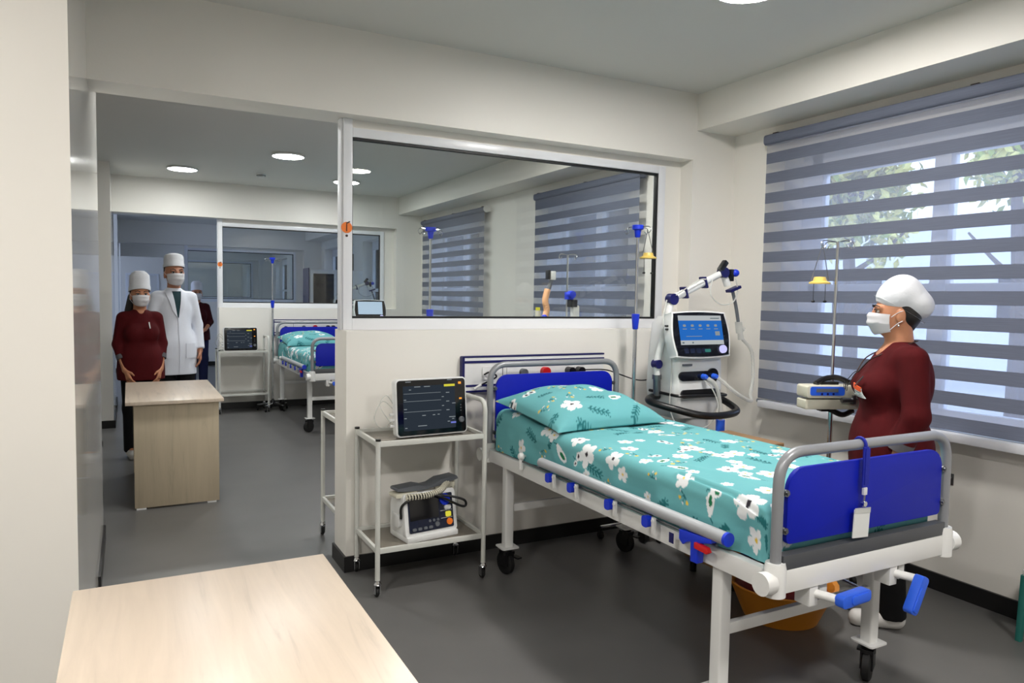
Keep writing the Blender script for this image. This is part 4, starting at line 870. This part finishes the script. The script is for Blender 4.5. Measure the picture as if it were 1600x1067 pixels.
# ------------------------------------------------------------------ people (smooth-blended bodies)
def sdf_mesh(prims, res, k=.02, cuts=(), pad=.03):
    lo = np.full(3, 9e9); hi = -lo
    for p in prims:
        if p[0] == '-': continue
        if p[0] == 'e': c, r = np.array(p[1]), np.array(p[2]); lo = np.minimum(lo, c-r); hi = np.maximum(hi, c+r)
        else:
            for q, r in ((p[1], p[3]), (p[2], p[4])): lo = np.minimum(lo, np.array(q)-r); hi = np.maximum(hi, np.array(q)+r)
    lo -= pad; hi += pad; n = np.ceil((hi-lo)/res).astype(int)+1
    ax = [(lo[i]+res*np.arange(n[i])).astype(np.float32) for i in range(3)]
    D = np.full(n, .5, np.float32)
    for p in prims:
        kk = p[5] if len(p) > 5 else (p[3] if p[0] in ('e', '-') and len(p) > 3 else k)
        if p[0] in ('e', '-'): c, r = np.array(p[1]), np.array(p[2]); a, b = c-r, c+r
        else: a = np.minimum(np.array(p[1])-p[3], np.array(p[2])-p[4]); b = np.maximum(np.array(p[1])+p[3], np.array(p[2])+p[4])
        m = kk*1.5+res*2
        i0 = np.clip(((a-m-lo)/res).astype(int), 0, n-1); i1 = np.clip(((b+m-lo)/res).astype(int)+2, 1, n)
        X = ax[0][i0[0]:i1[0], None, None]; Y = ax[1][None, i0[1]:i1[1], None]; Z = ax[2][None, None, i0[2]:i1[2]]
        if p[0] in ('e', '-'):
            q = np.sqrt(((X-c[0])/r[0])**2+((Y-c[1])/r[1])**2+((Z-c[2])/r[2])**2); q2 = np.sqrt(((X-c[0])/r[0]**2)**2+((Y-c[1])/r[1]**2)**2+((Z-c[2])/r[2]**2)**2)+1e-6
            d = q*(q-1)/q2
        else:
            A, B = np.array(p[1], float), np.array(p[2], float); v = B-A; L2 = v@v+1e-12
            h = (X-A[0])*v[0]+(Y-A[1])*v[1]+(Z-A[2])*v[2]; t = np.clip(h/L2, 0, 1)
            d = np.sqrt((X-A[0]-t*v[0])**2+(Y-A[1]-t*v[1])**2+(Z-A[2]-t*v[2])**2)-(p[3]+(p[4]-p[3])*t)
            if p[0] == 'f': d = np.maximum(d, (h-L2)/math.sqrt(L2))
        S = (slice(i0[0], i1[0]), slice(i0[1], i1[1]), slice(i0[2], i1[2])); E_ = D[S]
        if p[0] == '-':
            d = -d; h = np.clip(.5-.5*(E_-d)/kk, 0, 1); D[S] = E_*(1-h)+d*h+kk*h*(1-h)
        else:
            h = np.clip(.5+.5*(E_-d)/kk, 0, 1); D[S] = E_*(1-h)+d*h-kk*h*(1-h)
    X, Y, Z = ax[0][:, None, None], ax[1][None, :, None], ax[2][None, None, :]
    for (nx, ny, nz, dd) in cuts: D = np.maximum(D, X*nx+Y*ny+Z*nz+dd)       # keeps nx*x+ny*y+nz*z+d < 0
    D[0], D[-1], D[:, 0], D[:, -1], D[:, :, 0], D[:, :, -1] = (.5,)*6
    ins = D < 0; cnt = sum(ins[i:n[0]-1+i, j:n[1]-1+j, l:n[2]-1+l].astype(np.int8) for i in (0, 1) for j in (0, 1) for l in (0, 1))
    act = (cnt > 0) & (cnt < 8); I = np.argwhere(act); idx = -np.ones(act.shape, np.int64); idx[act] = np.arange(len(I))
    acc = np.zeros((len(I), 3)); num = np.zeros(len(I))
    cor = [(i, j, l) for i in (0, 1) for j in (0, 1) for l in (0, 1)]
    for a in cor:
        for axs in range(3):
            if a[axs]: continue
            b = list(a); b[axs] = 1
            da = D[I[:, 0]+a[0], I[:, 1]+a[1], I[:, 2]+a[2]]; db = D[I[:, 0]+b[0], I[:, 1]+b[1], I[:, 2]+b[2]]
            cr = (da < 0) != (db < 0); t = np.where(cr, da/np.where(cr, da-db, 1), 0); P_ = I+np.array(a); P_ = P_.astype(float); P_[:, axs] += t
            acc[cr] += P_[cr]; num[cr] += 1
    V = lo+res*(acc/num[:, None]); F = []
    for axs in range(3):
        s0 = [slice(1, n[q]-1) for q in range(3)]; s0[axs] = slice(0, n[axs]-1); s1 = list(s0); s1[axs] = slice(1, n[axs])
        A, B = ins[tuple(s0)], ins[tuple(s1)]; u, v = [(1, 2), (2, 0), (0, 1)][axs]
        for cond, flip in ((A & ~B, False), (~A & B, True)):
            E_ = np.argwhere(cond)
            for q in range(3):
                if q != axs: E_[:, q] += 1
            def cell(du, dv):
                c = E_.copy(); c[:, u] -= du; c[:, v] -= dv; return idx[c[:, 0], c[:, 1], c[:, 2]]
            Q = [cell(1, 1), cell(0, 1), cell(0, 0), cell(1, 0)]
            F.append(np.stack(Q[::-1] if flip else Q, -1))
    return V, np.concatenate(F)
def smooth_obj(name, prims, res, m, parent, k=.02, cuts=(), label=None):
    V, F = sdf_mesh(prims, res, k, cuts); o = mesh_obj(name, V, F.tolist(), m, parent, True, 180, label=label); return o, V
def hand(w, d, nrm, side, s, curl=.5):
    w, d, nrm, side = [Vector(q) for q in (w, d, nrm, side)]; d.normalize(); nrm = (nrm-d*nrm.dot(d)).normalized(); side = (side-d*side.dot(d)-nrm*side.dot(nrm)).normalized(); P = []
    for q in (-.027, -.009, .009, .027): P.append(('c', tuple(w+side*q*.6*s), tuple(w+(d*.088+side*q)*s), .014*s, .0125*s, .012))
    for q, l in ((.028, .070), (.0095, .080), (-.0095, .075), (-.028, .058)):
        a = w+(d*.088+side*q)*s; e1 = d*math.cos(curl*.7)+nrm*math.sin(curl*.7); e2 = d*math.cos(curl*1.6)+nrm*math.sin(curl*1.6)
        b = a+e1*l*.5*s; c = b+e2*l*.5*s
        P.append(('c', tuple(a), tuple(b), .0092*s, .0086*s, .004)); P.append(('c', tuple(b), tuple(c), .0086*s, .007*s, .004))
    a = w+(d*.022+side*.026)*s; b = a+(d*.030+side*.022+nrm*.012)*s; c = b+(d*.030+side*.006+nrm*.012)*s
    P += [('c', tuple(a), tuple(b), .0125*s, .0105*s, .008), ('c', tuple(b), tuple(c), .0105*s, .0085*s, .005)]
    return P
def person(label, loc, rz, h, g, female, arms, top_mat, trouser, capkind, hem, sleeve, res, skin='skin', coat=False, cuff=None, hairbun=False, sw=.172, neck=1., scoop=.038, back=0.):
    s = h/1.70; t = thing('person', label, 'person', loc, rz)
    S = lambda x, y, z: (x*s, y*s, z*s)
    G = lambda x, y, z: (x*s*g, y*s*g, z*s)
    body = [('e', S(0, .012, 1.60), (.077*s, .097*s, .102*s)), ('e', S(0, -.02, 1.556), (.067*s, .083*s, .088*s)), ('e', S(0, -.04, 1.508), (.05*s, .055*s, .045*s), .03),
            ('c', S(0, -.098, 1.585), S(0, -.112, 1.548), .009*s, .013*s, .012), ('c', S(-.045, -.085, 1.598), S(.045, -.085, 1.598), .012*s, .012*s, .015),
            ('e', S(0, -.098, 1.513), (.026*s, .014*s, .012*s), .012), ('e', S(.08, .006, 1.557), (.010*s, .022*s, .034*s), .008), ('e', S(-.08, .006, 1.557), (.010*s, .022*s, .034*s), .008),
            ('-', S(.033, -.112, 1.578), (.019*s, .014*s, .011*s), .010), ('-', S(-.033, -.112, 1.578), (.019*s, .014*s, .011*s), .010),
            ('c', S(0, .022, 1.40), S(0, .012, 1.53), .06*s*neck, .052*s*neck, .03), ('c', S(-sw+.05, .02, 1.342), S(sw-.05, .02, 1.342), .045*s, .045*s, .04),
            ('e', G(0, .01, 1.22), (.145*s*g, .095*s*g, .18*s), .04), ('e', G(0, .01, .98), (.145*s*g, .10*s*g, .16*s), .05)]
    tun = [('e', G(0, .008, 1.24), (.172*s*g, .115*s*g, .175*s), .05), ('c', S(-sw+.035, .015, 1.358), S(sw-.035, .015, 1.358), .054*s, .054*s, .05), ('c', S(0, .025, 1.33), S(0, .022, 1.40 if coat else 1.378), .10*s, .070*s, .04),
           ('e', G(0, -.008, 1.04), (.160*s*g, .120*s*g, .17*s), .07), ('e', G(0, .005, .87), (.192*s*g, .145*s*g, .20*s), .08)]
    tun += [] if coat else [('-', S(0, -.10, 1.43), (scoop*s, .095*s, scoop*s), .015)]
    body += [] if coat else [('c', S(-.03, -.022, 1.345), S(.03, -.022, 1.345), (.05 if scoop > .05 else .041)*s, (.05 if scoop > .05 else .041)*s, .05)]
    if female: tun += [('e', G(sx*.072, -.085, 1.205), (.078*s*g, .066*s*g, .072*s), .06) for sx in (-1, 1)]
    if coat or hem < .75: tun += [('c', G(sx*.06, .0, .9), G(sx*.075, -.005, hem-.05), .135*s*g, .13*s*g, .08) for sx in (-1, 1)]
    else: tun += [('c', G(sx*.055, -.01, .95), G(sx*.07, -.01, hem-.08), .14*s*g, .15*s*g, .08) for sx in (-1, 1)]
    if back: tun += [('e', G(0, .055, 1.23), (.15*s*g, .09*s*g, .17*s), .06)]
    leg = []
    for sx in (-1, 1):
        hp, kn, an = S(sx*.085, .01, .90), S(sx*.09, -.008, .48), S(sx*.09, .03, .09)
        body += [('c', hp, kn, .075*s, .05*s, .04), ('c', kn, an, .05*s, .034*s, .03), ('c', an, S(sx*.095, -.12, .035), .034*s, .025*s, .02)]
        leg += [('c', hp, kn, .098*s, .076*s, .05), ('f', kn, S(sx*.09, .028, .055), .076*s, .066*s, .03)]
    cuffs = []
    for sx, (el, wr, hd, hn, hs, curl) in zip((-1, 1), arms):
        sh = S(sx*sw, .018+back, 1.352); el, wr = S(*el), S(*wr)
        body += [('c', sh, el, .044*s, .038*s, .02), ('c', el, wr, .038*s, .026*s, .02)]+hand(wr, hd, hn, hs, s, curl)
        w0 = Vector(el).lerp(Vector(wr), sleeve)
        tun += [('c', sh, el, .058*s*g**.75, .052*s*g**.75, .03), ('f', el, tuple(w0), .052*s*g**.75, .047*s*g**.75, .02)]
        if cuff: cuffs.append((w0, (Vector(wr)-Vector(el)).normalized(), .050*s*g**.75))
    smooth_obj('body', body, res, skin, t, .02)
    tn, TV = smooth_obj('coat' if coat else 'tunic', tun, res*1.15, top_mat, t, .03, cuts=((0, 0, -1, hem*s),))
    smooth_obj('trousers', leg, res*1.4, trouser, t, .03)
    for sx in (-1, 1):
        smooth_obj('shoe', [('c', S(sx*.09, .045, .045), S(sx*.098, -.13, .035), .045*s, .043*s, .02), ('e', S(sx*.092, .02, .06), (.043*s, .06*s, .05*s))], max(res, .006), 'shoe_white', t, .02, cuts=((0, 0, -1, .001),))
    for c, d, r in cuffs:
        MB().tube([c-d*.006, c+d*.035], [r*.99, r*.97], 20).build('cuff', cuff, t)
    # hair under the cap
    hair = [('e', S(0, .035, 1.60), (.081*s, .085*s, .095*s)), ('c', S(-.04, .062, 1.55), S(.04, .062, 1.55), .034*s, .034*s, .03), ('c', S(0, .06, 1.55), S(0, .055, 1.505), .040*s, .03*s, .03)] if female else [('e', S(0, .035, 1.60), (.080*s, .083*s, .095*s)), ('c', S(-.035, .075, 1.56), S(.035, .075, 1.56), .03*s, .03*s, .03)]
    if hairbun: hair += [('c', S(-.05, .09, 1.54), S(-.08, .10, 1.42), .045*s, .04*s, .03)]
    smooth_obj('hair', hair, max(.005, res), 'hair_black', t, .02)
    for sx in (-1, 1):
        e = MB().ell(S(sx*.033, -.0895, 1.579), (.0145*s, .010*s, .0095*s), 12, 8).build('eye', 'eye_white', t); MB().ell(S(sx*.033, -.0975, 1.579), (.0085*s, .0035*s, .0080*s), 10, 6).build('iris', 'iris_brown', e)
        MB().tube([S(sx*.017, -.1035, 1.586), S(sx*.033, -.1045, 1.591), S(sx*.05, -.094, 1.585)], .0022*s, 6).build('upper_lash', 'hair_black', e)
        MB().tube([S(sx*.014, -.104, 1.602), S(sx*.034, -.103, 1.611), S(sx*.056, -.086, 1.604)], [.0040*s, .0036*s, .002*s], 6).build('eyebrow', 'hair_black', t)
    # pleated face mask
    nu, nv = 25, 15; V = []; F = []
    for off in (0, -.0025):
        for j in range(nv):
            v = j/(nv-1); b = np.interp(v, [0, .25, .55, .85, 1], [.092, .114, .130, .129, .120])+off+.0022*math.sin(v*5*math.pi); a = np.interp(v, [0, .4, 1], [.058, .073, .076])+off
            for i in range(nu):
                th = math.radians(-78+156*i/(nu-1)); c = math.cos(th); z = 1.462+.112*v-(.010*(1-c) if v > .5 else -.022*(1-c)*(1-v))
                V.append(S(a*math.sin(th), -b*c**.75-.004, z))
    n_ = nu*nv
    for o in (0, n_):
        for j in range(nv-1):
            for i in range(nu-1):
                f = (o+j*nu+i, o+j*nu+i+1, o+(j+1)*nu+i+1, o+(j+1)*nu+i); F.append(f if o == 0 else f[::-1])
    for i in range(nu-1): F += [(i, n_+i, n_+i+1, i+1), ((nv-1)*nu+i, (nv-1)*nu+i+1, n_+(nv-1)*nu+i+1, n_+(nv-1)*nu+i)]
    mk = mesh_obj('face_mask', V, F, 'mask_white', t, True, 60)
    for sx in (-1, 1):
        MB().tube(cat([S(sx*.074, -.036, 1.553), S(sx*.086, -.01, 1.575), S(sx*.094, .012, 1.585)], 4), .0018*s, 5).tube(cat([S(sx*.064, -.04, 1.487), S(sx*.083, -.01, 1.52), S(sx*.092, .012, 1.535)], 4), .0018*s, 5).build('ear_loop', 'mask_white', mk)
    if capkind == 'bouffant':
        smooth_obj('cap', [('e', S(0, .012, 1.648), (.090*s, .108*s, .085*s)), ('e', S(0, .095, 1.612), (.084*s, .072*s, .070*s), .04), ('e', S(0, .025, 1.70), (.058*s, .066*s, .060*s), .06)], .005, 'cap_white', t, .03, cuts=((0, -.60, -1, (1.625-.60*.09)*s),))
        MB().rings([lambda a, q=q: S((.090+q)*math.cos(a), .012+(.113+q)*math.sin(a), 1.630-.60*(.012+.113*math.sin(a)+.09)+dz) for q, dz in ((0, 0), (.003, .003), (.003, .020), (0, .024))], 36, (False, False)).build('cap_band', 'cap_white', t)
    else:
        z1, top = {'tall': (1.632, 1.80), 'flat': (1.640, 1.752), 'round': (1.635, 1.775)}[capkind]; zb = {'tall': 1.575, 'flat': 1.612, 'round': 1.58}[capkind]
        R = []
        zm = lambda a, f: None
        for f, q in ((0, .0), (.02, .004), (.22, .004), (.26, .0), (.55, .001), (.8, -.002), (.93, -.012), (1.0, -.040), (1.01, -.075)):
            def ring(a, f=f, q=q):
                q = q*(1.7 if q < -.004 and f < 1 and capkind != 'flat' else 1)
                yy = math.sin(a); zl = z1+(zb-z1)*(yy*.5+.5); fl = {'tall': .006-.006*f, 'flat': -.004*f, 'round': .0}[capkind]
                return S((.086+q+fl)*math.cos(a), .012+(.105+q+fl-.012*f)*yy, zl+(top-.006*yy-zl)*min(f, 1.0))
            R.append(ring)
        MB().rings(R, 40, (False, True)).build('cap', 'cap_white', t)
    def fy(x, z, r=.014):
        d = np.hypot(TV[:, 0]-x, TV[:, 2]-z); q = TV[d < r]; return q[:, 1].min() if len(q) else -.13*s*g
    def patch(P, name, m, par, off=.004, nu_=6, nv_=6):
        V_ = []
        for j in range(nv_+1):
            for i in range(nu_+1):
                u, v = i/nu_, j/nv_; x = (P[0][0]*(1-u)+P[1][0]*u)*(1-v)+(P[3][0]*(1-u)+P[2][0]*u)*v; z = (P[0][1]*(1-u)+P[1][1]*u)*(1-v)+(P[3][1]*(1-u)+P[2][1]*u)*v
                V_.append((x, fy(x, z)-off, z))
        n2 = len(V_); V_ += [(x, y+.006, z) for x, y, z in V_]; F_ = []
        for o in (0, n2):
            for j in range(nv_):
                for i in range(nu_): q = o+j*(nu_+1)+i; F_.append((q, q+1, q+nu_+2, q+nu_+1))
        ed = [i for i in range(nu_+1)]+[j*(nu_+1)+nu_ for j in range(1, nv_+1)]+[nv_*(nu_+1)+i for i in range(nu_-1, -1, -1)]+[j*(nu_+1) for j in range(nv_-1, 0, -1)]
        for a, b in zip(ed, ed[1:]+ed[:1]): F_.append((a, b, n2+b, n2+a))
        return mesh_obj(name, V_, F_, m, par, True, 60)
    return t, tn, s, patch, fy
DOWN = (0, 0, -1)
# nurse by the window, in profile
t, tn, s, patch, fy = person('nurse in dark red tunic and white cap standing in profile by the blind', (3.15, 2.15, 0), 3.93, 1.575, 1.20, True,
    [((-.235, .03, 1.09), (-.20, -.10, .85), (.2, -.45, -.9), (.3, .3, -.3), (0, -.9, .3), .6), ((.258, .055, 1.09), (.225, -.035, .85), (-.15, -.35, -.95), (-.8, .2, 0), (0, -1, .3), .6)],
    'scrub_red', 'trouser_black', 'bouffant', .70, .54, .0052, cuff='cuff_grey', sw=.192, neck=1.12, scoop=.070, back=.03)
bx_ = .118
bd = patch([(bx_-.03, 1.085), (bx_+.032, 1.068), (bx_+.032, 1.113), (bx_-.03, 1.130)], 'badge', 'paper_white', t, .012)
patch([(bx_-.03, 1.115), (bx_+.032, 1.098), (bx_+.032, 1.118), (bx_-.03, 1.135)], 'badge_header', 'badge_orange', bd, .0135, 4, 3)
patch([(bx_-.026, 1.092), (bx_-.012, 1.088), (bx_-.012, 1.108), (bx_-.026, 1.112)], 'badge_photo', 'cord_brown', bd, .0135, 2, 2)
for q in (.0, .009, .018): patch([(bx_-.006, 1.083+q), (bx_+.026, 1.074+q), (bx_+.026, 1.076+q), (bx_-.006, 1.085+q)], 'badge_line', 'plastic_grey', bd, .0135, 3, 1)
MB().tube([(bx_+.002, fy(bx_, 1.12)-.014, 1.125), (bx_+.03, fy(bx_+.02, 1.165)-.012, 1.17)], .0035, 6).build('badge_clip', 'steel_dark', bd)
MB().tube(cat([(.0, .095, 1.33), (.062, .062, 1.325), (.080, -.01, 1.292), (.062, fy(.062, 1.24)-.008, 1.245), (.02, fy(.02, 1.17)-.010, 1.175)], 7), .003, 6).tube(cat([(.0, .095, 1.33), (-.062, .062, 1.325), (-.080, -.01, 1.292), (-.062, fy(-.062, 1.24)-.008, 1.245), (-.02, fy(-.02, 1.17)-.010, 1.175)], 7), .003, 6).build('neck_cord', 'cord_brown', t)
yf = fy(0, 1.13)
gl = MB().tube([(x, yf-.045, z) for x, z in rr(.045, .032, .012, 4, (.030, 1.105))], .0016, 5, True).tube([(x, yf-.045, z) for x, z in rr(.045, .032, .012, 4, (-.030, 1.105))], .0016, 5, True).tube([(.0075, yf-.045, 1.108), (-.0075, yf-.045, 1.108)], .0016, 5).tube([(.053, yf-.045, 1.112), (.03, yf-.012, 1.165), (.012, yf+.0, 1.18)], .0018, 5).tube([(-.053, yf-.045, 1.112), (-.03, yf-.012, 1.165), (-.012, yf+.0, 1.18)], .0018, 5).build('hanging_glasses', 'plastic_black', t)
MB().ell((.086*s, -.004, 1.512*s), (.005, .005, .007), 8, 6).build('earring', 'chrome', t)
# nurse behind the far desk
a2 = [((-.192, .02, 1.10), (-.155, -.10, .86), (.25, -.35, -.9), (.7, .4, 0), (0, -1, .2), .5), ((.192, .02, 1.10), (.155, -.10, .86), (-.25, -.35, -.9), (-.7, .4, 0), (0, -1, .2), .5)]
t, tn, s, patch, fy = person('nurse in dark red tunic and tall white cap behind the far desk', (.095, 7.36, 0), .16, 1.585, .96, True, a2, 'scrub_red', 'trouser_black', 'tall', .76, .45, .0065, cuff='cuff_grey', hairbun=True, sw=.15)
MB().tube([(.05, fy(.05, 1.20)-.004, 1.225), (.055, fy(.055, 1.17)-.006, 1.17)], .005, 6).build('pocket_pin', 'paper_white', t)
# doctor
a3 = [((-.205, .02, 1.10), (-.205, -.06, .86), (.05, -.2, -1), (1, .2, 0), (0, -1, 0), .45), ((.205, .02, 1.10), (.205, -.05, .86), (-.05, -.2, -1), (-1, .2, 0), (0, -1, 0), .45)]
t, tn, s, patch, fy = person('doctor in long white coat, white cap and mask', (.405, 7.90, 0), .22, 1.815, .90, False, a3, 'coat_white', 'trouser_black', 'flat', .645, .93, .0068, skin='skin_tan', coat=True, sw=.152)
z_ = lambda q: q*s
patch([(-.006, z_(1.17)), (.006, z_(1.17)), (.045, z_(1.41)), (-.045, z_(1.41))], 'shirt', 'shirt_teal', t, .006, 6, 10)
for sx in (-1, 1):
    patch([(sx*.005, z_(1.165)), (sx*.05, z_(1.24)), (sx*.10, z_(1.405)), (sx*.044, z_(1.42))], 'lapel', 'coat_white', tn, .011, 5, 10)
    patch([(sx*.06, z_(.80)), (sx*.165, z_(.80)), (sx*.165, z_(.935)), (sx*.06, z_(.935))], 'coat_pocket', 'coat_white', tn, .005)
patch([(-.003, z_(.66)), (.010, z_(.66)), (.010, z_(1.165)), (-.003, z_(1.165))], 'placket', 'coat_white', tn, .005, 1, 24)
# third nurse, far room
a4 = [((-.21, .02, 1.10), (-.10, -.19, .99), (1, -.2, -.15), (0, .5, -1), (0, -.6, .8), .6), ((.21, .02, 1.10), (.10, -.20, .98), (-1, -.2, -.15), (0, .5, -1), (0, -.6, .8), .6)]
t, tn, s, patch, fy = person('nurse with hands folded standing in the far room', (.95, 12.35, 0), .05, 1.60, .90, True, a4, 'scrub_dark', 'trouser_navy', 'round', .80, .5, .009, sw=.15)
